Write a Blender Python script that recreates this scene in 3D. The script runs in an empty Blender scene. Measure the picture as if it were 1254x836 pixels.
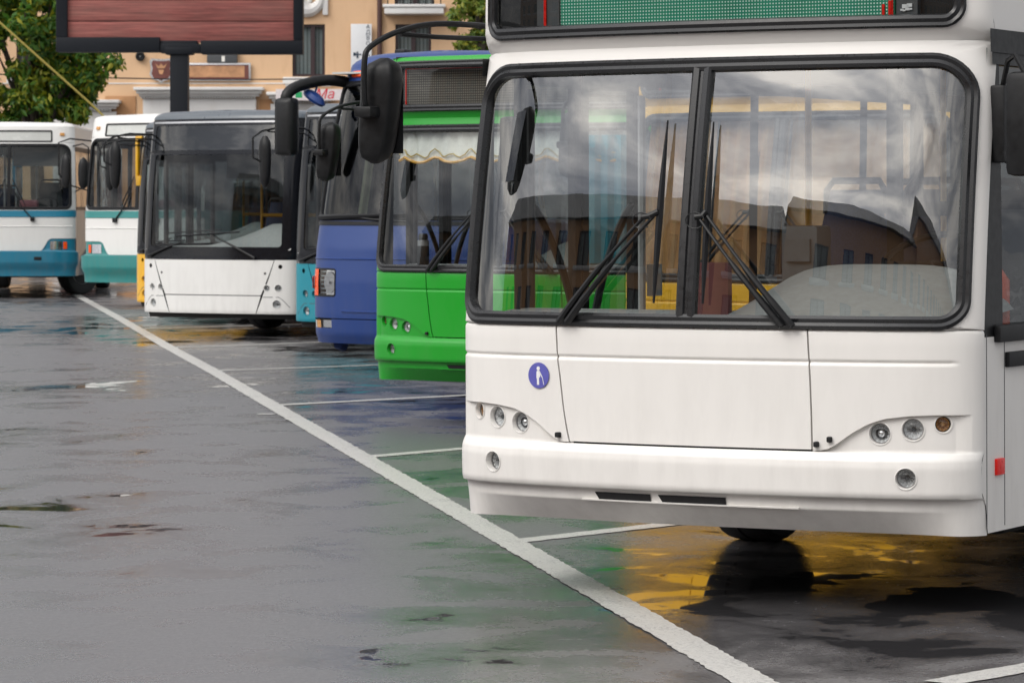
import bpy, bmesh, math, random
from mathutils import Vector, Matrix
R = math.radians
random.seed(7)
SC = bpy.context.scene
COL = SC.collection

# ------------------------------------------------------------------ camera
FPX, CXP, HYP, CH = 4200.0, 627.0, 252.0, 1.75      # focal length in pixels of a 1254 px wide picture, horizon, eye height
cd = bpy.data.cameras.new('camera'); cam = bpy.data.objects.new('camera', cd); COL.objects.link(cam)
cam.location = (0, 0, CH); cam.rotation_euler = (R(90), 0, 0)
cd.sensor_width = 36; cd.lens = FPX / 1254 * 36
cd.shift_y = -(418 - HYP) / 1254.0
cd.clip_end = 3000; cd.clip_start = .1
cd.dof.use_dof = True; cd.dof.focus_distance = 15.6; cd.dof.aperture_fstop = 13
SC.camera = cam

# ------------------------------------------------------------------ sky and sun (overcast, bright cloud towards the left behind the camera)
SUN_AZ = Vector((-.80, -.60, 0)).normalized()
SUN_EL = R(42)
w = bpy.data.worlds.new('World'); SC.world = w; w.use_nodes = True
nt = w.node_tree; nt.nodes.clear()
def wn(t, **k):
    n = nt.nodes.new(t)
    for a, b in k.items(): setattr(n, a, b)
    return n
sky = wn('ShaderNodeTexSky', sky_type='NISHITA', sun_disc=False)
sky.sun_elevation = SUN_EL; sky.sun_rotation = math.atan2(SUN_AZ.x, SUN_AZ.y)
sky.air_density = 1.2; sky.dust_density = 3
tc = wn('ShaderNodeTexCoord'); mp = wn('ShaderNodeMapping'); mp.inputs['Scale'].default_value = (1.3, 1.3, 5.5); mp.inputs['Rotation'].default_value = (R(8), R(-9), 0)
nz = wn('ShaderNodeTexNoise'); nz.inputs['Scale'].default_value = 2.4; nz.inputs['Detail'].default_value = 7; nz.inputs['Roughness'].default_value = .55; nz.inputs['Distortion'].default_value = .5
rp = wn('ShaderNodeValToRGB'); rp.color_ramp.elements[0].position = .36; rp.color_ramp.elements[1].position = .64
rp.color_ramp.elements[0].color = (3.0, 3.2, 3.7, 1); rp.color_ramp.elements[1].color = (14.0, 13.4, 12.6, 1)
e = rp.color_ramp.elements.new(.5); e.color = (7.2, 7.2, 7.4, 1)
mx = wn('ShaderNodeMix', data_type='RGBA'); mx.inputs['Factor'].default_value = .86
bg = wn('ShaderNodeBackground'); bg.inputs['Strength'].default_value = .1
ow = wn('ShaderNodeOutputWorld')
L = nt.links.new
L(tc.outputs['Generated'], mp.inputs['Vector']); L(mp.outputs[0], nz.inputs['Vector']); L(nz.outputs['Fac'], rp.inputs['Fac'])
# thin cloud is brighter around the veiled sun
dt = wn('ShaderNodeVectorMath', operation='DOT_PRODUCT'); nrm_ = wn('ShaderNodeVectorMath', operation='NORMALIZE'); L(tc.outputs['Generated'], nrm_.inputs[0]); L(nrm_.outputs[0], dt.inputs[0])
dt.inputs[1].default_value = (SUN_AZ.x * math.cos(SUN_EL), SUN_AZ.y * math.cos(SUN_EL), math.sin(SUN_EL))
mx0 = wn('ShaderNodeMath', operation='MAXIMUM'); mx0.inputs[1].default_value = 0; L(dt.outputs['Value'], mx0.inputs[0])
pw_ = wn('ShaderNodeMath', operation='POWER'); pw_.inputs[1].default_value = 4; L(mx0.outputs[0], pw_.inputs[0])
ml_ = wn('ShaderNodeMath', operation='MULTIPLY_ADD'); ml_.inputs[1].default_value = 4.0; ml_.inputs[2].default_value = 1.05; L(pw_.outputs[0], ml_.inputs[0])
sc_ = wn('ShaderNodeVectorMath', operation='SCALE'); L(rp.outputs['Color'], sc_.inputs[0]); L(ml_.outputs[0], sc_.inputs['Scale'])
L(sky.outputs[0], mx.inputs['A']); L(sc_.outputs[0], mx.inputs['B']); L(mx.outputs['Result'], bg.inputs['Color']); L(bg.outputs[0], ow.inputs['Surface'])
sl = bpy.data.lights.new('sun', 'SUN'); sl.energy = .9; sl.angle = R(25); sl.color = (1, .95, .88)
so = bpy.data.objects.new('sun', sl); COL.objects.link(so)
sd = Vector((SUN_AZ.x * math.cos(SUN_EL), SUN_AZ.y * math.cos(SUN_EL), math.sin(SUN_EL)))
so.rotation_euler = sd.to_track_quat('Z', 'Y').to_euler(); so.location = (-20, -20, 30)
vs = SC.view_settings; vs.view_transform = 'Standard'; vs.look = 'None'; vs.gamma = 1; vs.use_curve_mapping = False; vs.exposure = -0.12
SC.render.engine = 'CYCLES'
SC.cycles.max_bounces = 8; SC.cycles.transparent_max_bounces = 24; SC.cycles.glossy_bounces = 4; SC.cycles.diffuse_bounces = 3
SC.cycles.caustics_reflective = False; SC.cycles.caustics_refractive = False; SC.cycles.sample_clamp_indirect = 6

# ------------------------------------------------------------------ materials
MATS = {}
class NT:
    """small node builder"""
    def __init__(s, name):
        s.m = bpy.data.materials.new(name); s.m.use_nodes = True; s.t = s.m.node_tree; s.t.nodes.clear()
        s.o = s.n('ShaderNodeOutputMaterial')
    def n(s, t, ins=None, **k):
        x = s.t.nodes.new(t)
        for a, b in k.items(): setattr(x, a, b)
        for a, b in (ins or {}).items(): x.inputs[a].default_value = b
        return x
    def l(s, a, b): s.t.links.new(a, b)
    def noise(s, scale, detail=4, rough=.55, map_scale=None, coord='Object', dist=0):
        c = s.n('ShaderNodeTexCoord'); src = c.outputs[coord]
        if map_scale:
            mpn = s.n('ShaderNodeMapping', {'Scale': map_scale}); s.l(src, mpn.inputs[0]); src = mpn.outputs[0]
        x = s.n('ShaderNodeTexNoise', {'Scale': scale, 'Detail': detail, 'Roughness': rough, 'Distortion': dist}); s.l(src, x.inputs['Vector'])
        return x.outputs['Fac']
    def ramp(s, src, stops):
        r = s.n('ShaderNodeValToRGB'); cr = r.color_ramp
        cr.elements[0].position, cr.elements[0].color = stops[0][0], tuple(stops[0][1]) + (1,)
        cr.elements[1].position, cr.elements[1].color = stops[-1][0], tuple(stops[-1][1]) + (1,)
        for p, c in stops[1:-1]:
            el = cr.elements.new(p); el.color = tuple(c) + (1,)
        s.l(src, r.inputs[0]); return r.outputs['Color']
    def mapr(s, src, a, b, c, d):
        r = s.n('ShaderNodeMapRange', {'From Min': a, 'From Max': b, 'To Min': c, 'To Max': d}); s.l(src, r.inputs[0]); return r.outputs[0]
    def mix(s, fac, a, b):
        x = s.n('ShaderNodeMix', data_type='RGBA')
        for nm, v in (('Factor', fac), ('A', a), ('B', b)):
            if hasattr(v, 'is_output'): s.l(v, x.inputs[nm])
            else: x.inputs[nm].default_value = v if not isinstance(v, tuple) else tuple(v)[:3] + (1,)
        return x.outputs['Result']
    def math(s, op, a, b=0.0):
        x = s.n('ShaderNodeMath', operation=op)
        for i, v in enumerate((a, b)):
            if hasattr(v, 'is_output'): s.l(v, x.inputs[i])
            else: x.inputs[i].default_value = v
        return x.outputs[0]
    def bump(s, src, strength, dist=.01):
        b = s.n('ShaderNodeBump', {'Strength': strength, 'Distance': dist}); s.l(src, b.inputs['Height']); return b.outputs[0]
    def princ(s, color=None, rough=.5, metal=0, coat=0, normal=None, spec=None, **k):
        p = s.n('ShaderNodeBsdfPrincipled')
        if hasattr(color, 'is_output'): s.l(color, p.inputs['Base Color'])
        else: p.inputs['Base Color'].default_value = tuple(color)[:3] + (1,)
        if hasattr(rough, 'is_output'): s.l(rough, p.inputs['Roughness'])
        else: p.inputs['Roughness'].default_value = rough
        p.inputs['Metallic'].default_value = metal; p.inputs['Coat Weight'].default_value = coat; p.inputs['Coat Roughness'].default_value = .08
        if spec is not None: p.inputs['Specular IOR Level'].default_value = spec
        if normal is not None: s.l(normal, p.inputs['Normal'])
        s.l(p.outputs[0], s.o.inputs['Surface']); return p

def paint(name, c, rough=.32, coat=.5, dirt=.28, metal=0):
    """vehicle paint with road film: faint streaks and specks"""
    if name in MATS: return MATS[name]
    b = NT(name)
    streak = b.noise(5, 5, .6, (2.2, 2.2, .5)); sp = b.noise(60, 3, .7)
    g = b.n('ShaderNodeTexCoord'); sx = b.n('ShaderNodeSeparateXYZ'); b.l(g.outputs['Object'], sx.inputs[0])
    low = b.mapr(sx.outputs['Z'], 1.5, .3, .0, 1.0)
    d = b.math('MULTIPLY', b.mapr(streak, .42, .75, 0, 1), low)
    d = b.math('MULTIPLY', d, dirt)
    d2 = b.math('ADD', d, b.mapr(sp, .68, .78, 0, .10 * dirt / .28))
    col = b.mix(d2, c, (.17, .15, .125))
    rr = b.math('ADD', b.mapr(streak, .3, .7, rough - .04, rough + .07), b.math('MULTIPLY', d2, .4))
    b.princ(col, rr, metal, coat)
    MATS[name] = b.m; return b.m
def plain(name, c, rough=.5, metal=0, coat=0, var=.12, scale=30, bump=0, spec=None):
    if name in MATS: return MATS[name]
    b = NT(name); nn = b.noise(scale, 4, .6)
    c2 = tuple(max(0, v * (1 - var)) for v in c); c3 = tuple(min(1, v * (1 + var)) for v in c)
    col = b.ramp(nn, [(.3, c2), (.7, c3)])
    b.princ(col, b.mapr(nn, .3, .7, max(.02, rough - .06), rough + .06), metal, coat, b.bump(nn, bump) if bump else None, spec)
    MATS[name] = b.m; return b.m
def glass(name, tint=(.72, .76, .76), ior=1.9, rough=0.0, boost=1.0, wave=0):
    """one pane of automotive glass: tinted see-through plus mirror reflection by Fresnel"""
    if name in MATS: return MATS[name]
    b = NT(name)
    tr = b.n('ShaderNodeBsdfTransparent', {'Color': tint + (1,)}); gl = b.n('ShaderNodeBsdfGlossy', {'Color': (1, 1, 1, 1), 'Roughness': rough})
    f0 = ((ior - 1) / (ior + 1)) ** 2; lw = b.n('ShaderNodeLayerWeight', {'Blend': .5})      # Schlick, the same from both sides
    fac = b.math('MULTIPLY', b.math('ADD', b.math('MULTIPLY', b.math('POWER', lw.outputs['Facing'], 5.0), 1 - f0), f0), boost)
    if wave:
        nn = b.noise(2.2, 2, .4, (1, 1, 2.5)); nb = b.bump(nn, wave, .02); b.l(nb, gl.inputs['Normal'])
    m = b.n('ShaderNodeMixShader'); b.l(fac, m.inputs[0]); b.l(tr.outputs[0], m.inputs[1]); b.l(gl.outputs[0], m.inputs[2]); b.l(m.outputs[0], b.o.inputs['Surface'])
    MATS[name] = b.m; return b.m

M_WHITE = paint('white_paint', (.82, .80, .765), .36, .25, .16)
M_WHITE2 = paint('white_paint_far', (.76, .755, .73), .34, .3, .15)
M_GREEN = paint('green_paint', (.006, .30, .015), .34, .04, .08)
M_YELLOW = paint('yellow_paint', (.80, .43, .015), .3, .5, .15)
M_TEAL = paint('turquoise_paint', (.006, .23, .30), .34, .1, .15)
M_BLUE = paint('blue_paint', (.009, .040, .185), .34, .04, .10)
M_SEA = paint('teal_paint', (.012, .19, .30), .32, .5, .3)
M_SEAG = paint('sea_green_paint', (.01, .21, .20), .32, .5, .3)
M_BLACKP = plain('black_gloss', (.008, .009, .012), .12, var=.2, spec=.28)
M_SLATE = paint('slate_roof_paint', (.075, .092, .11), .3, .3, .1)
M_RUB = plain('rubber', (.010, .0105, .012), .45, var=.25, bump=.05, spec=.25)
M_RUBG = plain('rubber_grey', (.012, .0125, .014), .30, var=.2, spec=.5)
M_BLK = plain('black_plastic', (.009, .0095, .0105), .42, var=.3, bump=.03, spec=.3)
M_DARK = plain('dark_void', (.006, .006, .007), .8)
M_UNDER = plain('underbody', (.018, .017, .016), .85, var=.4, bump=.2)
M_TYRE = plain('tyre_rubber', (.018, .018, .019), .75, var=.3, bump=.1)
M_RIM = plain('rim_steel', (.25, .25, .25), .45, .6)
M_CHROME = plain('chrome', (.82, .82, .84), .10, 1, var=.03)
M_BOWL = plain('lamp_bowl', (.86, .86, .87), .28, .15, var=.08, coat=.4)
M_STEEL = plain('brushed_steel', (.45, .45, .46), .35, .9)
M_GREY = plain('grey_trim', (.33, .335, .33), .55, var=.1, bump=.05)
M_DGREY = plain('dark_grey_trim', (.07, .075, .08), .6, var=.15)
M_LGREY = plain('light_grey_panel', (.48, .48, .47), .5, var=.08)
M_CEIL = plain('ceiling_panel', (.55, .55, .53), .6, var=.05)
M_SEAT = plain('seat_fabric', (.02, .028, .06), .9, var=.5, scale=120)
M_POLE = plain('yellow_pole', (.75, .36, .02), .35, coat=.4)
M_ORANGE = plain('orange_lens', (.85, .09, .008), .25, var=.1)
M_AMBER = plain('amber_lens', (.55, .26, .06), .25, coat=.6)
M_RED = plain('red_marker', (.80, .018, .012), .3, var=.08, spec=.3)
M_STICK = plain('sticker_blue', (.11, .11, .42), .4, var=.05)
M_WHT = plain('sticker_white', (.82, .82, .82), .45, var=.02)
M_PAPER = plain('paper', (.78, .78, .76), .7, var=.04)
M_MAROON = plain('maroon_card', (.16, .045, .045), .6)
M_CURT = plain('curtain', (.80, .78, .72), .85, var=.08)
G_WIND = glass('windscreen_glass', (.82, .85, .845), 2.15, 0, 1.0, .02)
G_WINDB = glass('windscreen_glass_far', (.62, .66, .66), 1.42, 0, 1.0, .015)
G_SIDE = glass('side_glass', (.62, .66, .66), 1.7, 0, 1.0, .08)
G_DARK = glass('smoked_glass', (.22, .24, .25), 1.7, 0, 1.0, .08)
G_LENS = glass('lens_glass', (.92, .93, .93), 1.5, .02, 1.0)
def led_mat():
    b = NT('led_matrix')
    c = b.n('ShaderNodeTexCoord'); mpn = b.n('ShaderNodeMapping', {'Scale': (1 / .0145,) * 3}); b.l(c.outputs['Object'], mpn.inputs[0])
    s = b.n('ShaderNodeSeparateXYZ'); b.l(mpn.outputs[0], s.inputs[0])
    dx = b.math('SUBTRACT', b.math('FRACT', s.outputs['X']), .5); dz = b.math('SUBTRACT', b.math('FRACT', s.outputs['Z']), .5)
    d = b.math('SQRT', b.math('ADD', b.math('MULTIPLY', dx, dx), b.math('MULTIPLY', dz, dz)))
    dots = b.mapr(d, .2, .3, 1, 0); nn = b.noise(3, 3)
    base = b.ramp(nn, [(.3, (.003, .24, .14)), (.7, (.006, .34, .20))])
    b.princ(b.mix(dots, base, (.75, .95, .85)), .45)
    return b.m
M_LED = led_mat()
def mesh_screen():
    b = NT('sign_mesh')
    c = b.n('ShaderNodeTexCoord'); mpn = b.n('ShaderNodeMapping', {'Scale': (1 / .02,) * 3}); b.l(c.outputs['Object'], mpn.inputs[0])
    s = b.n('ShaderNodeSeparateXYZ'); b.l(mpn.outputs[0], s.inputs[0])
    a = b.math('MULTIPLY', b.mapr(b.math('FRACT', s.outputs['X']), .3, .5, 0, 1), b.mapr(b.math('FRACT', s.outputs['Z']), .3, .5, 0, 1))
    b.princ(b.mix(a, (.05, .045, .04), (.26, .235, .20)), .7); return b.m
M_MESH = mesh_screen()

# ------------------------------------------------------------------ mesh helpers
class MB:
    def __init__(s): s.v = []; s.f = []
    def add(s, vs, fs):
        k = len(s.v); s.v += [tuple(p) for p in vs]; s.f += [tuple(i + k for i in q) for q in fs]
    def grid(s, pts):
        """pts[row][col]"""
        n = len(pts[0]); k = len(s.v)
        for r in pts: s.v += [tuple(p) for p in r]
        for i in range(len(pts) - 1):
            for j in range(n - 1):
                a = k + i * n + j; s.f.append((a, a + 1, a + n + 1, a + n))
    def box(s, x0, x1, y0, y1, z0, z1, bev=0):
        if bev:
            bev = min(bev, (x1 - x0) / 2.01, (y1 - y0) / 2.01, (z1 - z0) / 2.01)
            bm = bmesh.new(); bmesh.ops.create_cube(bm, size=1)
            for v in bm.verts: v.co = Vector(((x0 + x1) / 2 + v.co.x * (x1 - x0), (y0 + y1) / 2 + v.co.y * (y1 - y0), (z0 + z1) / 2 + v.co.z * (z1 - z0)))
            bmesh.ops.bevel(bm, geom=bm.edges[:], offset=bev, segments=2, affect='EDGES', profile=.6)
            bm.verts.index_update(); s.add([v.co for v in bm.verts], [[v.index for v in f.verts] for f in bm.faces]); bm.free(); return
        s.add([(x0, y0, z0), (x1, y0, z0), (x1, y1, z0), (x0, y1, z0), (x0, y0, z1), (x1, y0, z1), (x1, y1, z1), (x0, y1, z1)],
              [(0, 3, 2, 1), (4, 5, 6, 7), (0, 1, 5, 4), (1, 2, 6, 5), (2, 3, 7, 6), (3, 0, 4, 7)])
    def tube(s, path, r, n=8, caps=True):
        """round bar through points; r number or list"""
        P = [Vector(p) for p in path]; rs = r if isinstance(r, (list, tuple)) else [r] * len(P)
        k = len(s.v); up = None
        for i, p in enumerate(P):
            t = (P[min(i + 1, len(P) - 1)] - P[max(i - 1, 0)]).normalized()
            if up is None:
                up = t.orthogonal().normalized()
            else:
                up = (up - t * up.dot(t)); up = up.normalized() if up.length > 1e-6 else t.orthogonal().normalized()
            b = t.cross(up)
            for j in range(n):
                a = 2 * math.pi * j / n; s.v.append(tuple(p + (up * math.cos(a) + b * math.sin(a)) * rs[i]))
        for i in range(len(P) - 1):
            for j in range(n):
                a = k + i * n + j; c = k + i * n + (j + 1) % n; s.f.append((a, c, c + n, a + n))
        if caps:
            s.f.append(tuple(k + j for j in reversed(range(n)))); e0 = k + (len(P) - 1) * n; s.f.append(tuple(e0 + j for j in range(n)))
    def lathe(s, prof, M=Matrix(), n=24):
        """prof [(r, h)] about the local Z of matrix M"""
        k = len(s.v)
        for r, h in prof:
            for j in range(n):
                a = 2 * math.pi * j / n; s.v.append(tuple(M @ Vector((r * math.cos(a), r * math.sin(a), h))))
        for i in range(len(prof) - 1):
            for j in range(n):
                a = k + i * n + j; c = k + i * n + (j + 1) % n; s.f.append((a, c, c + n, a + n))
        if prof[0][0] > 1e-5: s.f.append(tuple(k + j for j in reversed(range(n))))
        if prof[-1][0] > 1e-5: e0 = k + (len(prof) - 1) * n; s.f.append(tuple(e0 + j for j in range(n)))
    def prism(s, poly, M, d):
        """flat polygon (u, v) extruded by d along the local Z of matrix M"""
        n = len(poly); k = len(s.v)
        for h in (0, d):
            for u, v in poly: s.v.append(tuple(M @ Vector((u, v, h))))
        s.f.append(tuple(k + i for i in reversed(range(n)))); s.f.append(tuple(k + n + i for i in range(n)))
        for i in range(n): j = (i + 1) % n; s.f.append((k + i, k + j, k + n + j, k + n + i))
    def sweep(s, P, N, sec, closed=True):
        """section [(across, out)] along points P with surface normals N"""
        n = len(P); m = len(sec); k = len(s.v)
        for i in range(n):
            p = Vector(P[i]); t = Vector(P[(i + 1) % n if closed else min(i + 1, n - 1)]) - Vector(P[(i - 1) % n if closed else max(i - 1, 0)])
            t.normalize(); nn = Vector(N[i]); nn = (nn - t * nn.dot(t)).normalized(); b = t.cross(nn)
            for u, v in sec: s.v.append(tuple(p + b * u + nn * v))
        for i in range(n if closed else n - 1):
            for j in range(m):
                a = k + i * m + j; b2 = k + i * m + (j + 1) % m; c = k + ((i + 1) % n) * m + j; d = k + ((i + 1) % n) * m + (j + 1) % m
                s.f.append((a, b2, d, c))
        if not closed:
            s.f.append(tuple(k + j for j in reversed(range(m)))); e0 = k + (n - 1) * m; s.f.append(tuple(e0 + j for j in range(m)))
    def build(s, name, mat, parent=None, smooth=True, angle=35, weld=False):
        me = bpy.data.meshes.new(name); me.from_pydata(s.v, [], s.f)
        bm = bmesh.new(); bm.from_mesh(me)
        bmesh.ops.remove_doubles(bm, verts=bm.verts, dist=1e-5)
        bmesh.ops.recalc_face_normals(bm, faces=bm.faces)
        bm.to_mesh(me); bm.free()
        if smooth:
            me.polygons.foreach_set('use_smooth', [True] * len(me.polygons))
            try: me.set_sharp_from_angle(angle=R(angle))
            except Exception: pass
        me.materials.append(mat)
        o = bpy.data.objects.new(name, me); COL.objects.link(o)
        if parent is not None: o.parent = parent
        return o
def tag(o, label=None, cat=None, group=None, kind=None):
    for k, v in (('label', label), ('category', cat), ('group', group), ('kind', kind)):
        if v: o[k] = v
    return o
def empty(name, loc=(0, 0, 0), rot=(0, 0, 0)):
    o = bpy.data.objects.new(name, None); o.location = loc; o.rotation_euler = rot; o.empty_display_size = .3; COL.objects.link(o); return o
def part(name, mat, parent, fn, **k):
    m = MB(); fn(m); return m.build(name, mat, parent, **k)
def ground_at(px, py):
    """place on the ground seen at a pixel of the photograph"""
    Z = CH * FPX / (py - HYP); return Vector(((px - CXP) * Z / FPX, Z, 0))
def at(px, py, Z): return Vector(((px - CXP) * Z / FPX, Z, CH + (HYP - py) * Z / FPX))
def rr(x0, x1, z0, z1, r, n=8, m=20):
    """rounded rectangle, n points a corner and m an edge; r may be (bl, br, tr, tl)"""
    rs = r if isinstance(r, tuple) else (r,) * 4
    cs = [(x0 + rs[0], z0 + rs[0], 180, rs[0]), (x1 - rs[1], z0 + rs[1], 270, rs[1]), (x1 - rs[2], z1 - rs[2], 0, rs[2]), (x0 + rs[3], z1 - rs[3], 90, rs[3])]
    out = []
    for k, (cx, cz, a0, q) in enumerate(cs):
        arc = [(cx + q * math.cos(R(a0 + 90 * i / (n - 1))), cz + q * math.sin(R(a0 + 90 * i / (n - 1)))) for i in range(n)]
        out += arc; nx = cs[(k + 1) % 4]; e0 = arc[-1]; e1 = (nx[0] + nx[3] * math.cos(R(nx[2])), nx[1] + nx[3] * math.sin(R(nx[2])))
        for i in range(1, m): out.append((e0[0] + (e1[0] - e0[0]) * i / m, e0[1] + (e1[1] - e0[1]) * i / m))
    return out
def smooth_path(P, n=4):
    """Catmull-Rom through the points"""
    P = [Vector(p) for p in P]; out = []
    for i in range(len(P) - 1):
        a, b, c, d = P[max(i - 1, 0)], P[i], P[i + 1], P[min(i + 2, len(P) - 1)]
        for k in range(n):
            t = k / n; out.append(.5 * ((2 * b) + (c - a) * t + (2 * a - 5 * b + 4 * c - d) * t * t + (3 * b - a - 3 * c + d) * t ** 3))
    return out + [P[-1]]
def lerp_tab(P, z):
    if z <= P[0][0]: return P[0][1]
    for (a, b), (c, d) in zip(P, P[1:]):
        if z <= c: return b + (d - b) * (z - a) / (c - a)
    return P[-1][1]

# ------------------------------------------------------------------ the curved bus front: a surface over (x across, z up)
class Front:
    def __init__(s, W, B1, B2, prof, pw=8, tumble=.02, under=None):
        s.W, s.B1, s.B2, s.prof, s.pw, s.tb, s.under = W, B1, B2, prof, pw, tumble, under
    def a(s, x): return math.asin(max(-1, min(1, x / s.W)))
    def wid(s, z): return 1 - s.tb * max(0, (z - 1.2) / 1.8) ** 1.5
    def raw(s, a, z):
        t = abs(math.sin(a)); x = s.W * math.sin(a) * s.wid(z)
        y = -(s.B1 * (1 - t * t) + s.B2 * math.sqrt(max(0, 1 - t ** s.pw))) + lerp_tab(s.prof, z)
        if s.under: y += s.under(t, z)
        return Vector((x, y, z))
    def nrm(s, a, z):
        e = 1e-3; da = s.raw(min(a + e, math.pi / 2), z) - s.raw(max(a - e, -math.pi / 2), z); dz = s.raw(a, z + .004) - s.raw(a, z - .004)
        n = da.cross(dz)
        if n.length < 1e-12: n = Vector((math.copysign(1, a), 0, 0))
        n.normalize(); return n
    def P(s, x, z, off=0):
        a = s.a(x); p = s.raw(a, z)
        return p + s.nrm(a, z) * off if off else p
    def N(s, x, z): return s.nrm(s.a(x), z)
    def Pa(s, a, z, off=0):
        p = s.raw(a, z); return p + s.nrm(a, z) * off if off else p
    # patches
    def rows(s, m, x0, x1, zs, off=0, nx=60):
        a0, a1 = s.a(x0), s.a(x1)
        m.grid([[s.Pa(a0 + (a1 - a0) * j / nx, z, off(s.W * math.sin(a0 + (a1 - a0) * j / nx), z) if callable(off) else off) for j in range(nx + 1)] for z in zs])
    def cols(s, m, x0, x1, zb, zt, off=0, nx=30, nz=10):
        """columns whose lower and upper ends follow functions of x"""
        a0, a1 = s.a(x0), s.a(x1); g = []
        for i in range(nz + 1):
            r = []
            for j in range(nx + 1):
                a = a0 + (a1 - a0) * j / nx; x = s.W * math.sin(a); lo = zb(x) if callable(zb) else zb; hi = zt(x) if callable(zt) else zt
                z = lo + (hi - lo) * i / nz; r.append(s.Pa(a, z, off(x, z) if callable(off) else off))
            g.append(r)
        m.grid(g)
    def quad(s, m, c, nx=12, nz=8, off=0):
        """c = four (x, z): bottom left, bottom right, top right, top left"""
        c = [(s.a(x), z) for x, z in c]; g = []
        for i in range(nz + 1):
            v = i / nz; r = []
            for j in range(nx + 1):
                u = j / nx
                a = (1 - v) * ((1 - u) * c[0][0] + u * c[1][0]) + v * ((1 - u) * c[3][0] + u * c[2][0])
                z = (1 - v) * ((1 - u) * c[0][1] + u * c[1][1]) + v * ((1 - u) * c[3][1] + u * c[2][1])
                r.append(s.Pa(a, z, off))
            g.append(r)
        m.grid(g)
    def ring(s, m, outer, inner, K=5, off=0):
        n = len(outer); g = []
        for k in range(K + 1):
            f = k / K; r = []
            for i in range(n + 1):
                (xo, zo), (xi, zi) = outer[i % n], inner[i % n]; ao, ai = s.a(xo), s.a(xi)
                r.append(s.Pa(ao + (ai - ao) * f, zo + (zi - zo) * f, off))
            g.append(r)
        m.grid(g)
    def fill(s, m, pts, K=8, off=0):
        n = len(pts); cx = sum(p[0] for p in pts) / n; cz = sum(p[1] for p in pts) / n
        g = []
        for k in range(K + 1):
            f = (k / K) * .999
            g.append([s.Pa(s.a(cx) * f + s.a(p[0]) * (1 - f), cz * f + p[1] * (1 - f), off) for p in pts + pts[:1]])
        m.grid(g)
    def gasket(s, m, pts, sec, off=0, closed=True):
        s_p = [s.P(x, z, off) for x, z in pts]; m.sweep(s_p, [s.N(x, z) for x, z in pts], sec, closed)
    def frame(s, x, z, off=0):
        """matrix at a point: local Z outwards, local Y up"""
        n = s.N(x, z); p = s.P(x, z, off); u = Vector((0, 0, 1)); r = u.cross(n).normalized(); u2 = n.cross(r)
        return Matrix(((r.x, u2.x, n.x, p.x), (r.y, u2.y, n.y, p.y), (r.z, u2.z, n.z, p.z), (0, 0, 0, 1)))
def cut_holes(m, holes):
    """holes: list of (matrix, radius); removes faces inside and rounds the edge left"""
    for M, r in holes:
        Mi = M.inverted(); loc = [Mi @ Vector(p) for p in m.v]
        near = lambda i: abs(loc[i].z) < .12 and loc[i].xy.length < r
        gone = []; keep = []
        for fc in m.f:
            c = Vector((0, 0, 0))
            for i in fc: c += loc[i]
            c /= len(fc)
            (gone if abs(c.z) < .12 and c.xy.length < r else keep).append(fc)
        gi = {i for fc in gone for i in fc}; ki = {i for fc in keep for i in fc}
        for i in gi & ki:
            q = loc[i]; l = q.xy.length
            if l > 1e-6: q = Vector((q.x * r / l, q.y * r / l, q.z)); m.v[i] = tuple(M @ q)
        m.f = keep
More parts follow.
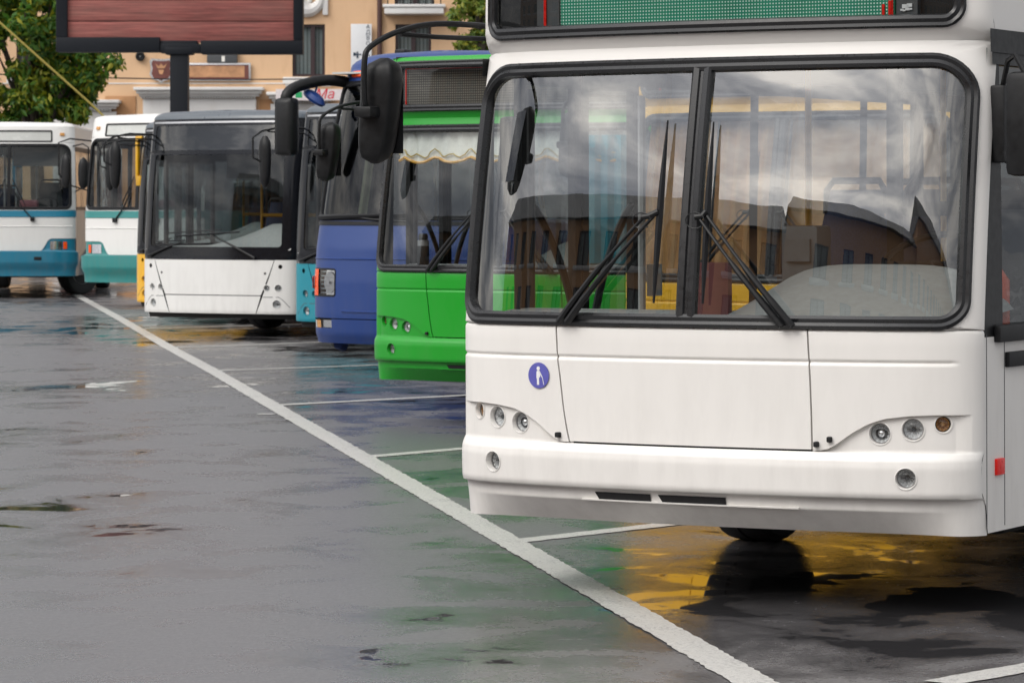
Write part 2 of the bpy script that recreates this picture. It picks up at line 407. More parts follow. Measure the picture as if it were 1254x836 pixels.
def lamp(parent, F, x, z, r, body, depth=.045, kind='clear', name='headlight', off=0):
    """round lamp sunk in a hole: collar in body colour, chrome bowl, projector, clear lens"""
    M = F.frame(x, z, off)
    col = MB(); col.lathe([(r + .0065, .0015), (r + .002, .003), (r, .0), (r * .96, -depth * .9)], M, 32)
    o = col.build(name, body, parent)
    bm = bmesh.new(); bm.from_mesh(o.data); bmesh.ops.delete(bm, geom=[f for f in bm.faces if len(f.verts) > 8], context='FACES'); bm.to_mesh(o.data); bm.free()
    d = depth
    b = MB(); b.lathe([(r * .97, -d * .80), (r * .93, -d * .62), (r * .87, -d * .60), (r * .84, -d * .85)], M, 32); bz = b.build('bezel', M_STEEL if kind != 'amber' else M_BLK, o)
    bm = bmesh.new(); bm.from_mesh(bz.data); bmesh.ops.delete(bm, geom=[f for f in bm.faces if len(f.verts) > 8], context='FACES'); bm.to_mesh(bz.data); bm.free()
    # fluted bowl
    b = MB(); k = 48; rings = [(.86, -.72), (.80, -.85), (.66, -1.1), (.46, -1.3), (.2, -1.42), (.0, -1.45)]; g = []
    for q, h in rings: g.append([M @ Vector((r * q * math.cos(2 * math.pi * a / k), r * q * math.sin(2 * math.pi * a / k), d * h + (.10 * d if a % 4 < 2 else -.06 * d) * (1 if .2 < q < .84 else 0))) for a in list(range(k)) + [0]])
    b.grid(g); b.build('reflector', M_BOWL if kind != 'amber' else M_AMBER, o, angle=20)
    if kind == 'projector':
        p = MB(); p.lathe([(r * .56, -d * 1.7), (r * .56, -d * .95), (r * .48, -d * .85), (r * .47, -d * 1.1)], M, 24); p.build('projector_ring', M_DGREY, o)
        p = MB(); p.lathe([(r * .46, -d * 1.1), (r * .36, -d * .85), (r * .18, -d * .70), (.0001, -d * .66)], M, 24); p.build('projector', M_CHROME, o)
    elif kind == 'clear':
        p = MB(); p.box(-r * .6, r * .6, -r * .06, r * .04, -d * 1.05, -d * .85); p.lathe([(r * .2, -d * 1.4), (r * .24, -d * .95), (r * .12, -d * .75), (.0001, -d * .72)], Matrix(), 16)
        p.v = [tuple(M @ Vector(v)) for v in p.v]; p.build('bulb', M_DGREY, o)
    elif kind == 'amber':
        p = MB(); p.lathe([(r * .3, -d * 1.9), (r * .3, -d * .95), (.0001, -d * .8)], M, 16); p.build('bulb', M_AMBER, o)
    g = MB(); g.lathe([(r * .86, -d * .66), (r * .7, -d * .54), (r * .4, -d * .44), (.0001, -d * .41)], M, 24); g.build('lens', G_LENS, o)
    return o
def hole_list(F, lamps, off=0): return [(F.frame(x, z, off), r) for x, z, r in lamps]

def wheel(parent, x, y, r=.48, wd=.28, side=1, steer=0):
    M = Matrix.Translation((x, y, r)) @ Matrix.Rotation(R(steer), 4, 'Z') @ Matrix.Rotation(R(90) * side, 4, 'Y')
    m = MB(); h = wd / 2
    m.lathe([(r * .58, -h * .8), (r * .70, -h), (r * .93, -h * .98), (r * .985, -h * .82), (r, -h * .5), (r, -h * .08), (r * .985, -h * .06), (r * .985, h * .06), (r, h * .08), (r, h * .5), (r * .985, h * .82), (r * .93, h * .98), (r * .70, h), (r * .58, h * .8)], M, 40)
    o = m.build('wheel', M_TYRE, parent)
    q = MB(); q.lathe([(r * .6, h * .78), (r * .56, h * .9), (r * .5, h * .4), (r * .3, h * .3), (r * .26, h * .75), (r * .12, h * .85), (.0001, h * .85)], M, 32)
    q.lathe([(r * .6, -h * .75), (.0001, -h * .7)], M, 32)
    for k in range(10):
        a = 2 * math.pi * k / 10; q.lathe([(.016, h * .28), (.016, h * .5), (.0001, h * .52)], M @ Matrix.Translation((r * .4 * math.cos(a), r * .4 * math.sin(a), 0)), 6)
    q.build('rim', M_RIM, o); return o

def side_y0(F, z): return lerp_tab(F.prof, z)
def side_patch(m, F, sd, y0, y1, zs, off=0, ny=4, zb=None):
    """sheet on a side wall; y0 None follows the front edge; zb(y) gives a lower edge (wheel arches)"""
    g = []
    for k, z in enumerate(zs):
        r = []
        for j in range(ny + 1):
            f = j / ny
            ya = side_y0(F, z) if y0 is None else y0
            y = ya + (y1 - ya) * f; zz = z
            if zb is not None: lo = zb(y); zz = lo + (zs[-1] - lo) * k / (len(zs) - 1)
            r.append(Vector((sd * (F.W * F.wid(zz) + off), y, zz)))
        g.append(r)
    m.grid(g)
def arch(zb, cs, r=.58, zc=.46):
    def fn(y):
        for c in cs:
            if abs(y - c) < r:
                return max(zb, zc + math.sqrt(r * r - (y - c) ** 2))
        return zb
    return fn
def roof(F, parent, mat, zt, Lb, inset=.22, rise=.10, steps=6):
    m = MB(); W = F.W * F.wid(zt); n = 40
    out = [F.raw(-math.pi / 2 + math.pi * j / n, zt) for j in range(n + 1)] + [Vector((W, Lb, zt)), Vector((-W, Lb, zt))]
    out = [out[-1]] + out[:-1]
    cy = Lb / 2; rows = []
    for k in range(steps + 1):
        t = k / steps * math.pi / 2; d = inset * (1 - math.cos(t)); h = rise * math.sin(t)
        rows.append([Vector((p.x * (W - d) / W, cy + (p.y - cy) * (cy + .3 - d) / (cy + .3), zt + h)) for p in out + out[:1]])
    m.grid(rows)
    # crowned top
    last = rows[-1][:-1]; half = len(last) // 2
    g = []
    fr = last[1:-1]
    left = fr[:len(fr) // 2 + 1]; right = list(reversed(fr[len(fr) // 2:]))
    for k in range(9):
        f = k / 8
        g.append([l.lerp(r_, f) + Vector((0, 0, .012 * math.sin(f * math.pi))) for l, r_ in zip([last[0]] + left, [last[-1]] + right)])
    m.grid(g)
    return m.build('roof', mat, parent, angle=50)

def seat(parent, x, y, z=.75, h=.95, wdt=.44, mat=None, facing=1):
    m = MB()
    m.box(x - wdt / 2, x + wdt / 2, y, y + .42 * facing if facing > 0 else y + .05, z + .25, z + .36, .04)
    bx = []
    for k in range(7):
        f = k / 6; zz = z + .34 + (h - .34) * f; hw = wdt / 2 * (1 - .28 * max(0, f - .55) / .45); yy = y + .42 + .10 * f
        bx.append([Vector((x - hw, yy + .03, zz)), Vector((x - hw * .6, yy, zz)), Vector((x, yy - .008, zz)), Vector((x + hw * .6, yy, zz)), Vector((x + hw, yy + .03, zz)), Vector((x + hw * .8, yy + .08, zz)), Vector((x, yy + .09, zz)), Vector((x - hw * .8, yy + .08, zz)), Vector((x - hw, yy + .03, zz))])
    m.grid(bx); m.f.append(tuple(range(len(m.v) - 9, len(m.v) - 1)))
    m.box(x - .05, x + .05, y + .1, y + .35, z - .25, z + .25)
    o = m.build('seat', mat or M_SEAT, parent, angle=60)
    t = MB(); zz = z + h - .08
    t.tube([(x - wdt * .40, y + .54, zz - .05), (x - wdt * .40, y + .55, zz + .08), (x - wdt * .32, y + .56, zz + .13), (x + wdt * .32, y + .56, zz + .13), (x + wdt * .40, y + .55, zz + .08), (x + wdt * .40, y + .54, zz - .05)], .02, 8)
    t.build('grab_handle', M_BLK, o)
    return o

def bus_sides(F, root, body, Lb, zb, sill, head, zt, band, axles, door_side=-1, doors=None, pillar=None, glassm=None, pitch=1.45, first=.12, steer=0):
    """both side walls with wheel arches, glazed bands, pillars and doors; the rear wall and floor"""
    pillar = pillar or M_BLK; glassm = glassm or G_SIDE
    for sd in (-1, 1):
        dl = (doors or []) if sd == door_side else []
        # lower wall in stretches between the doors
        spans = []; y = None
        for d0, d1 in dl:
            spans.append((y, d0)); y = d1
        spans.append((y, Lb))
        m = MB()
        for y0, y1 in spans:
            ya = .25 if y0 is None else y0
            if y0 is None:
                side_patch(m, F, sd, None, min(.25, y1), [zb + (sill - zb) * k / 14 for k in range(15)], 0, 2)
                ya = min(.25, y1)
            n = max(2, int((y1 - ya) / .06)); side_patch(m, F, sd, ya, y1, [zb, (zb + sill) / 2, sill], 0, n, arch(zb, axles))
        m.build('side_wall', body, root)
        m = MB(); side_patch(m, F, sd, None, Lb, [head + (zt - head) * k / 8 for k in range(9)], 0, 8); m.build('cantrail', band, root)
        # pillars and panes
        ys = [first]; cuts = sorted([d for q in dl for d in q])
        while ys[-1] < Lb - .3: ys.append(ys[-1] + pitch)
        ys[-1] = Lb
        ys = [v for v in ys if not any(d0 - .35 < v < d1 + .35 for d0, d1 in dl)] + cuts; ys = sorted(set(ys))
        inner = lambda y: any(d0 - .001 <= y < d1 - .001 for d0, d1 in dl)
        m = MB(); side_patch(m, F, sd, None, first + .1, [sill, (sill + head) / 2, head], -.003, 2)
        for v in ys[1:]: side_patch(m, F, sd, max(v - .05, 0), min(v + .05, Lb), [sill, (sill + head) / 2, head], -.003, 1)
        side_patch(m, F, sd, first, Lb, [sill - .012, sill + .05], .006, 4) if not dl else None
        side_patch(m, F, sd, first, Lb, [head - .07, head + .012], .006, 4)
        m.build('window_frame', pillar, root)
        for a, b in zip(ys, ys[1:]):
            if inner(a): continue
            m = MB(); side_patch(m, F, sd, a, b, [sill, (sill + head) / 2, head], -.02, 2); m.build('side_window', glassm, root)
        for d0, d1 in dl:
            mid = (d0 + d1) / 2
            for q0, q1 in ((d0, mid), (mid, d1)):
                m = MB(); x = sd * (F.W - .03)
                m.box(x - .02, x + .02, q0 + .01, q0 + .07, zb + .06, head - .02); m.box(x - .02, x + .02, q1 - .07, q1 - .01, zb + .06, head - .02)
                m.box(x - .02, x + .02, q0 + .07, q1 - .07, zb + .06, zb + .16); m.box(x - .02, x + .02, q0 + .07, q1 - .07, head - .1, head - .02)
                dr = m.build('door_leaf', pillar, root)
                g = MB(); g.add([(x, q0 + .07, zb + .16), (x, q1 - .07, zb + .16), (x, q1 - .07, head - .1), (x, q0 + .07, head - .1)], [(0, 1, 2, 3)]); g.build('door_pane', glassm, dr)
    W = F.W
    m = MB(); m.box(-W * F.wid(sill), W * F.wid(sill), Lb - .04, Lb, zb, sill + .1); m.box(-W * .97, W * .97, Lb - .04, Lb, head, zt); m.box(-W * .97, -W * .8, Lb - .04, Lb, sill + .1, head); m.box(W * .8, W * .97, Lb - .04, Lb, sill + .1, head)
    m.build('rear_wall', body, root)
    m = MB(); m.box(-W * .8, W * .8, Lb - .025, Lb - .015, sill + .1, head); m.build('rear_window', glassm, root)
    m = MB(); m.box(-W + .06, W - .06, .12, Lb - .06, zb + .03, zb + .09); m.box(-.75, .75, 1.6, Lb - .3, zb - .06, zb + .03)
    m.box(-W + .5, W - .5, axles[0] - .12, axles[0] + .12, .36, .5)
    m.build('floor', M_UNDER, root)
    m = MB(); m.box(-W * .93, W * .93, .15, Lb - .1, zt - .06, zt - .04); m.build('ceiling', M_CEIL, root)
    for k, y in enumerate(axles):
        for sd in (-1, 1): wheel(root, sd * (W - .19), y, .48, .29, sd, steer if k == 0 else 0)

GASK = [(-.030, -.012), (-.030, .006), (-.018, .014), (.0, .010), (.012, .017), (.024, .010), (.028, -.012)]
GASK_T = [(-.016, -.008), (-.016, .006), (-.004, .011), (.010, .008), (.014, -.008)]

# ================================================================== bus kind A: rounded city bus with a two-piece windscreen
PROF_A = [(.2, .06), (.34, .035), (.44, .02), (.505, .008), (.512, -.022), (.53, -.032), (.64, -.036), (.675, -.03), (.70, -.01), (.708, .0), (1.22, 0)] + [(1.225 + 1.225 * k / 30, .10 * (1.225 * k / 30) + .13 / 2.45 * (1.225 * k / 30) ** 2) for k in range(31)] + [(2.475, .19), (2.50, .172), (2.54, .158), (2.7, .156), (2.88, .168), (2.92, .18), (2.945, .20), (3.05, .25)]
def under_a(t, z):
    """the lip below the bumper tucks under between the corners"""
    k = max(0.0, 1 - (t / .93) ** 6); zl = .455
    return k * max(0, (zl - z)) * .9
def recess_r(x):
    """lower edge of the wing panel above the lamp recess"""
    return lerp_tab([(.58, .708), (.64, .710), (.67, .722), (.70, .742), (.76, .786), (.83, .825), (.90, .848), (1.0, .861), (1.10, .866), (1.30, .866)], abs(x))
def bus_a(root, paint_m, glassm, main=False, Lb=11.9, roofm=None, wiper_park=False, valance=False):
    W = 1.262; F = Front(W, .14, .16, PROF_A, 8, .022, under_a)
    zt = 2.94
    roofm = roofm or paint_m
    # header with the destination window
    win = rr(-1.165, 1.165, 2.53, 2.885, (.07, .07, .05, .05), 8, 24)
    m = MB(); F.ring(m, rr(-W, W, 2.452, zt, .0005, 8, 24), win, 8); m.build('header_panel', paint_m, root, angle=60)
    m = MB(); F.gasket(m, win, GASK); m.build('destination_gasket', M_RUBG, root)
    m = MB(); F.rows(m, -1.16, 1.16, [2.53 + .37 * k / 6 for k in range(7)], -.012, 40); m.build('destination_glass', glass('sign_glass', (.72, .74, .74), 1.35), root)
    # the sign box behind the glass
    m = MB(); m.box(-1.12, 1.12, .04, .10, 2.50, 2.95); bx = m.build('destination_box', M_DARK, root)
    if main:
        m = MB(); m.box(-.775, .855, .0, .035, 2.545, 2.92); m.build('led_board', M_LED, bx)
        m = MB(); m.box(-.90, -.785, .005, .04, 2.545, 2.92); m.build('driver_board', M_DGREY, bx)
        part('driver_board', M_DGREY, bx, lambda q: q.box(.862, .96, .005, .04, 2.545, 2.92))
        part('red_strip', M_RED, bx, lambda q: q.box(-.862, -.85, -.002, .004, 2.55, 2.92)); m = MB()
        for px, pz, pw, ph in ((.785, 2.552, .02, .012), (.80, 2.552, .012, .06), (.83, 2.552, .012, .075), (.822, 2.552, .03, .01), (.845, 2.565, .006, .07)): m.box(px, px + pw, -.008, -.001, pz, pz + ph)
        m.build('red_segment', M_RED, bx)
        m = MB()
        for px, pz, q in ((.905, 2.60, .014), (.925, 2.604, .012), (.915, 2.588, .01), (.89, 2.585, .007), (.90, 2.582, .006), (.93, 2.588, .007)): m.box(px - q, px + q, -.002, .004, pz - q * .6, pz + q * .6)
        m.build('maker_mark', M_WHT, bx)
    else:
        m = MB(); m.box(-1.02, 1.02, .0, .035, 2.55, 2.9); m.build('sign_mesh', M_MESH, bx)
        m = MB(); m.box(-1.0, .98, -.012, -.002, 2.845, 2.853); m.box(-1.0, -.992, -.012, -.002, 2.56, 2.853); m.build('red_tape', M_RED, bx)
    # windscreen band
    op = rr(-1.222, 1.222, 1.238, 2.382, (.10, .10, .17, .17), 10, 28)
    m = MB(); F.ring(m, rr(-W, W, 1.222, 2.452, .0005, 10, 28), op, 5); m.build('windscreen_surround', paint_m, root, angle=60)
    m = MB(); F.gasket(m, [(x * .99, 1.81 + (z - 1.81) * .985) for x, z in op], [(-.034, -.02), (-.034, .008), (-.02, .016), (-.004, .010), (.010, .017), (.024, .010), (.028, -.02)]); m.build('windscreen_gasket', M_RUBG, root)
    for sx, (xa, xb) in ((-1, (-1.235, -.015)), (1, (.015, 1.235))):
        m = MB(); F.rows(m, xa, xb, [1.225 + 1.17 * k / 36 for k in range(37)], -.014, 44); m.build('windscreen_pane', glassm, root, angle=80)
    m = MB()
    m.sweep([F.P(0, 1.262 + 1.092 * k / 24) for k in range(25)], [F.N(0, 1.262 + 1.092 * k / 24) for k in range(25)], [(-.046, -.02), (-.046, .008), (-.036, .016), (-.012, .012), (-.006, .003), (.006, .003), (.012, .012), (.036, .016), (.046, .008), (.046, -.02)], False)
    m.build('windscreen_divider', M_RUBG, root)
    # wing panels, hatch, lamp recesses
    def groove(x, z):
        d = abs(z - 1.084); g = -.009 * max(0, 1 - d / .011)
        if x > 1.17: g *= max(0, 1 - (x - 1.17) / .015)
        e = 0
        if z > 1.205: e = -.006 * ((z - 1.205) / .015) ** 2
        return g + e
    zrow = [1.22, 1.214, 1.205, 1.15, 1.10, 1.096, 1.09, 1.084, 1.078, 1.072, 1.065, 1.0, .95, .90]
    HL, HR = -.660, .568
    hl = lambda z: lerp_tab([(.705, -.588), (.76, -.603), (.86, -.622), (1.0, -.64), (1.073, -.652), (1.22, -.660)], z)
    hr = lambda z: lerp_tab([(.705, .586), (.86, .583), (1.0, .578), (1.22, .566)], z)
    def panel(xl, xr, zrows, nx, name, offf=groove):
        m = MB(); g = []
        for zf in zrows:
            r = []
            for j in range(nx + 1):
                zz = zf
                xa, xb = xl(zz), xr(zz); a0, a1 = F.a(xa), F.a(xb); a = a0 + (a1 - a0) * j / nx; x = F.W * math.sin(a)
                r.append(F.Pa(a, zz, offf(x, zz)))
            g.append(r)
        m.grid(g)
        # turned-in edge all round so that the seams read as gaps
        edge = g[0] + [r[-1] for r in g[1:]] + list(reversed(g[-1][:-1])) + [r[0] for r in reversed(g[1:-1])]
        m.grid([[p for p in edge + edge[:1]], [p + Vector((0, .025, 0)) for p in edge + edge[:1]]])
        return m.build(name, paint_m, root, angle=40)
    panel(lambda z: hl(z) + .004, lambda z: hr(z) - .004, zrow + [.85, .80, .75, .712], 40, 'front_hatch')
    for sd in (-1, 1):
        nx = 36; g = []
        for zf in zrow + [('s', k / 8) for k in range(1, 9)]:
            r = []
            for j in range(nx + 1):
                xe = (hr if sd > 0 else hl)(1.22 if isinstance(zf, tuple) else zf) + sd * .004
                # the seam edge follows the hatch below .90 as well
                a1 = sd * math.pi / 2
                if isinstance(zf, tuple):
                    zs = .90 + (.708 - .90) * zf[1]; xe = (hr if sd > 0 else hl)(zs) + sd * .004
                a0 = F.a(xe); a = a0 + (a1 - a0) * j / nx; x = F.W * math.sin(a)
                z = zf if not isinstance(zf, tuple) else .90 + (recess_r(x) - .90) * zf[1]
                r.append(F.Pa(a, z, groove(x * sd if sd > 0 else 0, z) if not isinstance(zf, tuple) else 0))
            g.append(r)
        m = MB(); m.grid(g)
        bot = g[-1]; m.grid([bot, [p + Vector((0, .035, 0)) for p in bot]])
        seam = [r[0] for r in g]; m.grid([seam, [p + Vector((0, .025, 0)) for p in seam]])
        m.build('wing_panel', paint_m, root, angle=40)
        # recessed lamp panel
        lam = [(sd * 1.015, .803, .046, 'clear'), (sd * .876, .784, .045, 'projector'), (sd * 1.137, .826, .034, 'amber')]
        m = MB(); F.cols(m, sd * .58, sd * W, .700, lambda x: recess_r(x) + .012, lambda x, z: -.020 * min(1, max(0, (1.235 - abs(x)) / .05)), 110, 26)
        cut_holes(m, hole_list(F, [(a, b, c) for a, b, c, d in lam], -.020)); m.build('lamp_panel', paint_m, root, angle=50)
        for a, b, c, d in lam: lamp(root, F, a, b, c, paint_m, .035, d, off=-.020)
        # tow catch
        if sd > 0:
            for xx in (.607, .665): part('hatch_catch', M_DARK, root, lambda q: q.box(-.011, .011, -.012, .012, -.02, .02, .006)).matrix_local = F.frame(xx, .735 if xx < .64 else .757, .0)
        else:
            part('hatch_catch', M_DARK, root, lambda q: q.box(-.012, .012, -.012, .012, -.02, .02, .006)).matrix_local = F.frame(-.645, .738, .0)
    m = MB(); F.rows(m, -1.12, 1.12, [.66, .75, .9, 1.21], -.12, 30); m.build('front_frame', M_DARK, root)
    # bumper with fog lamps
    fog = [(-1.0, .607, .043), (1.0, .599, .043)]
    zs = [.506, .509, .512, .518, .526, .535] + [.545 + .01 * k for k in range(13)] + [.672, .68, .688, .695, .701, .704]
    m = MB(); F.rows(m, -W, W, zs, 0, 260); cut_holes(m, hole_list(F, fog)); m.build('bumper', paint_m, root, angle=50)
    for a, b, c in fog: lamp(root, F, a, b, c, paint_m, .05, 'clear', 'fog_lamp')
    m = MB(); F.rows(m, -W, W, [.352, .365, .38, .40, .42, .44, .448, .455, .462, .47, .49, .506], -.004, 70); m.build('bumper_lip', paint_m, root, angle=50)
    for x0, x1 in ((-.462, -.178), (-.142, .186)):
        m = MB(); F.quad(m, [(x0 + .02, .462), (x1, .462), (x1, .494), (x0, .494)], 14, 2, .001); m.build('air_slot_shade', M_DARK, root)  # flat dark patch on the lip paints the shade inside the slot
    m = MB(); F.gasket(m, [(-.53 + 1.05 * k / 30, .459) for k in range(31)], [(-.003, -.004), (-.003, .006), (.003, .006), (.003, -.004)], 0, False); m.build('slot_lip', paint_m, root)
    # sides: door on the kerb side, cab window on the other
    bus_sides(F, root, paint_m, Lb, .36, 1.19, 2.42, zt, paint_m, (2.72, 8.5), -1, [(.40, 1.62), (5.2, 6.5)], None, G_SIDE)
    roof(F, root, roofm, zt, Lb, .25, .014)
    # driver's side: window cap, rain strip, marker, hatch seams
    m = MB(); side_patch(m, F, 1, .085, 1.4, [2.40, 2.50], .014, 2); m.build('window_cap', M_RUB, root)
    m = MB(); m.box(W - .004, W + .03, .11, 1.5, 1.165, 1.235, .008); m.build('window_sill', M_BLK, root)
    m = MB(); m.box(W - .002, W + .022, .235, 1.6, 1.055, 1.12, .006); m.build('rubbing_strip', M_RUB, root)
    m = MB(); m.box(W - .002, W + .012, .115, .205, .60, .67, .003); m.build('side_marker', M_RED, root)
    for yy in (.02, .225): part('body_seam', M_DGREY, root, lambda q: q.box(W - .001, W + .0012, yy, yy + .006, .38, 1.2))
    # kerb-side mirror on its two-tube arm, and the driver's mirror
    cx, cy = -1.475, -.42
    mi = MB(); Mm = Matrix.Translation((cx, cy, 0)) @ Matrix.Rotation(R(-8), 4, 'Z')
    secs = []
    for k in range(19):
        f = k / 18; z = 1.945 + .475 * f; e_ = abs(2 * f - 1); q = (1 - e_ ** 7) ** .5 if 0 < k < 18 else .05
        wx = .083 * (.25 + .75 * q) * lerp_tab([(0, .72), (.45, .98), (.8, 1.0), (1, .9)], f); wy = .07 * (.15 + .85 * q)
        secs.append([Mm @ Vector((wx * math.copysign(abs(math.cos(a)) ** .55, math.cos(a)) + .055 * f - .03, wy * math.copysign(abs(math.sin(a)) ** .75, math.sin(a)) - .012 * math.cos(3 * a) * q, z)) for a in [2 * math.pi * j / 28 for j in range(28)] + [0]])
    mi.grid(secs); mo = mi.build('mirror', M_BLK, root, angle=50)
    t = MB(); ax, ay = -1.255, .16
    arm = [(ax, ay + .5, 2.585), (ax, ay, 2.585), (-1.36, -.12, 2.585), (-1.42, -.34, 2.545), (-1.475, -.50, 2.47), (-1.49, -.53, 2.40), (-1.49, -.53, 2.22), (-1.48, -.49, 2.18)]
    t.tube(smooth_path(arm), .0135, 8); t.tube([(ax, ay + .5, 2.525), (ax, ay, 2.525), (-1.36, -.12, 2.525), (-1.42, -.33, 2.53)], .0115, 8); t.box(-1.53, -1.44, -.56, -.46, 2.15, 2.20, .012)
    t.build('mirror_arm', M_BLK, mo)
    g = MB(); g.add([Mm @ Vector(p) for p in ((-.07, .078, 1.99), (.07, .078, 1.99), (.07, .078, 2.37), (-.07, .078, 2.37))], [(0, 1, 2, 3)]); g.build('mirror_glass', M_CHROME, mo)
    d = MB(); d.box(1.36, 1.52, -.02, .06, 1.87, 2.31, .035); do = d.build('mirror', M_BLK, root, angle=50)
    t = MB(); t.box(W - .02, W + .045, .12, .24, 1.93, 2.26, .012); t.tube([(W + .02, .16, 2.24), (W + .07, .10, 2.36), (W + .13, .03, 2.38), (W + .18, .02, 2.30)], .012, 8); t.tube([(W + .03, .14, 2.0), (W + .06, .10, 1.93), (W + .10, .06, 1.94), (W + .11, .03, 2.02)], .006, 6)
    t.build('mirror_arm', M_BLK, do)
    # wipers
    def wp(p0, p1, b0, b1, twin=.045):
        def S(x, z, o): return F.P(x, z, o)
        t = MB(); n = 10
        for q in (0, twin):
            pts = [S(p0[0] + q + (p1[0] - p0[0]) * k / n * (1 - .0), p0[1] + (p1[1] - p0[1]) * k / n, .035 + .02 * math.sin(k / n * 3.1)) for k in range(n + 1)]
            t.tube(pts, [.017] * 3 + [.014] * 3 + [.008] * 5, 8)
        o = t.build('wiper', M_BLK, root)
        t = MB(); n = 16
        t.tube([S(b0[0] + (b1[0] - b0[0]) * k / n, b0[1] + (b1[1] - b0[1]) * k / n, .022) for k in range(n + 1)], [.004 + .012 * math.sin(math.pi * min(1, (k + .5) / n)) for k in range(n + 1)], 6)
        t.box(-.02, .02, -.015, .015, -.03, .03, .005) if False else None
        t.build('blade', M_RUB, o)
        t = MB(); c = S(p1[0] + twin / 2, p1[1], .04); t.tube([S(p1[0] - .01, p1[1] - .005, .045), c, S((b0[0] + b1[0]) / 2, p1[1] + .02, .035)], .014, 8)
        lp = [c + Vector((.045 * math.cos(a) - .03, -.01, .035 * math.sin(a) - .02)) for a in [.5 * k for k in range(12)]]; t.tube(lp, .003, 5)
        t.build('wiper_joint', M_BLK, o)
    sft = -.035
    if not wiper_park:
        wp((-.587 + sft, 1.235), (-.175 + sft, 1.70), (-.113 + sft, 1.325), (-.104 + sft, 2.12))
        wp((.500 + sft, 1.232), (.085 + sft, 1.70), (.124 + sft, 1.325), (.122 + sft, 2.11))
    else:
        wp((-.45, 1.24), (-.10, 1.60), (-.35, 1.40), (.10, 1.95)); wp((.60, 1.24), (.20, 1.6), (.15, 1.34), (.2, 2.0))
    # cab and saloon
    m = MB()
    g = []
    for k in range(11):
        a = math.pi / 2 * k / 10; yy = .02 + .62 * math.sin(a) ** 1.0 - .12; zz = 1.24 + .25 * math.sin(a * 1.1)
        g.append([Vector((x, yy - .14 * (1 - (x / 1.25) ** 2) - .05 * 0, 1.235 + (zz - 1.235) * (1 - max(0, abs((x - .62) / .62)) ** 4))) for x in [.02 + 1.18 * j / 20 for j in range(21)]])
    m.grid(g); m.build('dashboard', M_GREY, root, angle=60)
    m = MB(); g = []
    for k in range(7):
        f = k / 6; g.append([F.P(x, 1.235, -.03) + Vector((0, .34 * f, .03 * f + (.012 if f > .5 else 0))) for x in [-1.19 + 2.38 * j / 40 for j in range(41)]])
    m.grid(g); m.box(-1.1, -.05, .2, .3, .7, 1.28); m.build('dash_shelf', M_GREY, root, angle=40)
    m = MB()
    for x in (-.98, -.52, -.18, .32, .60, .90):
        F_p = F.P(x, 1.235, -.03); m.box(x, x + .19, F_p.y + .10, F_p.y + .125, 1.243, 1.255)
    m.build('vent_slot', M_DARK, root)
    m = MB(); pts = [(.78 + .24 * math.cos(a), .62 + .20 * math.sin(a), 1.50 + .12 * math.sin(a)) for a in [2 * math.pi * k / 32 for k in range(33)]]
    m.tube(pts, .015, 8, False); m.tube([(.78, .62, 1.5), (.78, .55, 1.2)], .03, 8); m.tube([(.55, .60, 1.49), (1.01, .60, 1.49)], .012, 6); m.build('steering_wheel', M_BLK, root)
    seat(root, .80, 1.0, .75, .98, .48, M_DGREY)
    for y in (2.35, 3.2, 4.05, 7.3, 8.1, 9.0):
        for x in ((.98, .50) if y < 3 else (-.98, -.50, .50, .98)):
            seat(root, x, y, .78, 1.06, .43)
    m = MB(); m.box(.15, 1.2, 1.62, 1.66, .5, 1.30); m.build('cab_partition', M_DGREY, root)
    m = MB(); m.box(.12, 1.2, 1.62, 1.66, 1.70, 1.77); m.box(.12, .19, 1.62, 1.66, .4, 2.9); m.box(1.14, 1.2, 1.62, 1.66, .4, 2.4); m.build('partition_frame', M_BLK, root)
    m = MB(); m.add([(.19, 1.64, 1.3), (1.14, 1.64, 1.3), (1.14, 1.64, 2.3), (.19, 1.64, 2.3)], [(0, 1, 2, 3)]); m.build('partition_pane', G_LENS, root)
    for x, y in ((-.35, 1.75), (.30, 2.3), (-.4, 3.6), (.4, 3.6), (-.4, 7), (.4, 7), (.32, 4.9)):
        part('grab_pole', M_POLE, root, lambda q: q.tube([(x, y, .45), (x, y, 2.9)], .017, 8))
    part('grab_rail', M_POLE, root, lambda q: (q.tube([(-.5, 1.8, 2.55), (-.5, 10, 2.55)], .017, 8), q.tube([(.5, 1.8, 2.55), (.5, 10, 2.55)], .017, 8)))
    for yy in (.43, 1.56): part('door_handrail', M_LGREY if yy > 1 else M_BLK, root, lambda q: q.tube([(-W + .09, yy, .5), (-W + .09, yy, 2.3)], .02, 8))
    for y0, y1 in ((.50, .95), (1.50, 1.08)): part('door_handrail', M_BLK, root, lambda q: q.tube([(-W + .06, y0 + (y1 - y0) * math.sin(k / 10 * 1.5), 1.75 - .75 * (k / 10) ** 1.2) for k in range(11)], .02, 8))
    part('subframe', M_UNDER, root, lambda q: (q.box(-.95, .95, 1.5, 3.5, .22, .40, .03), q.box(-.6, 1.0, .9, 1.5, .27, .42, .03), q.box(.2, 1.1, 3.5, 5.0, .2, .4, .03)))
    part('cab_pole', M_POLE, root, lambda q: q.tube([(1.14, .36, 1.2), (1.14, .36, 2.9)], .016, 8))
    part('fire_extinguisher', M_ORANGE, root, lambda q: q.lathe([(.06, 1.18), (.07, 1.2), (.07, 1.42), (.03, 1.48), (.0001, 1.5)], Matrix.Translation((1.1, .52, 0)), 16))
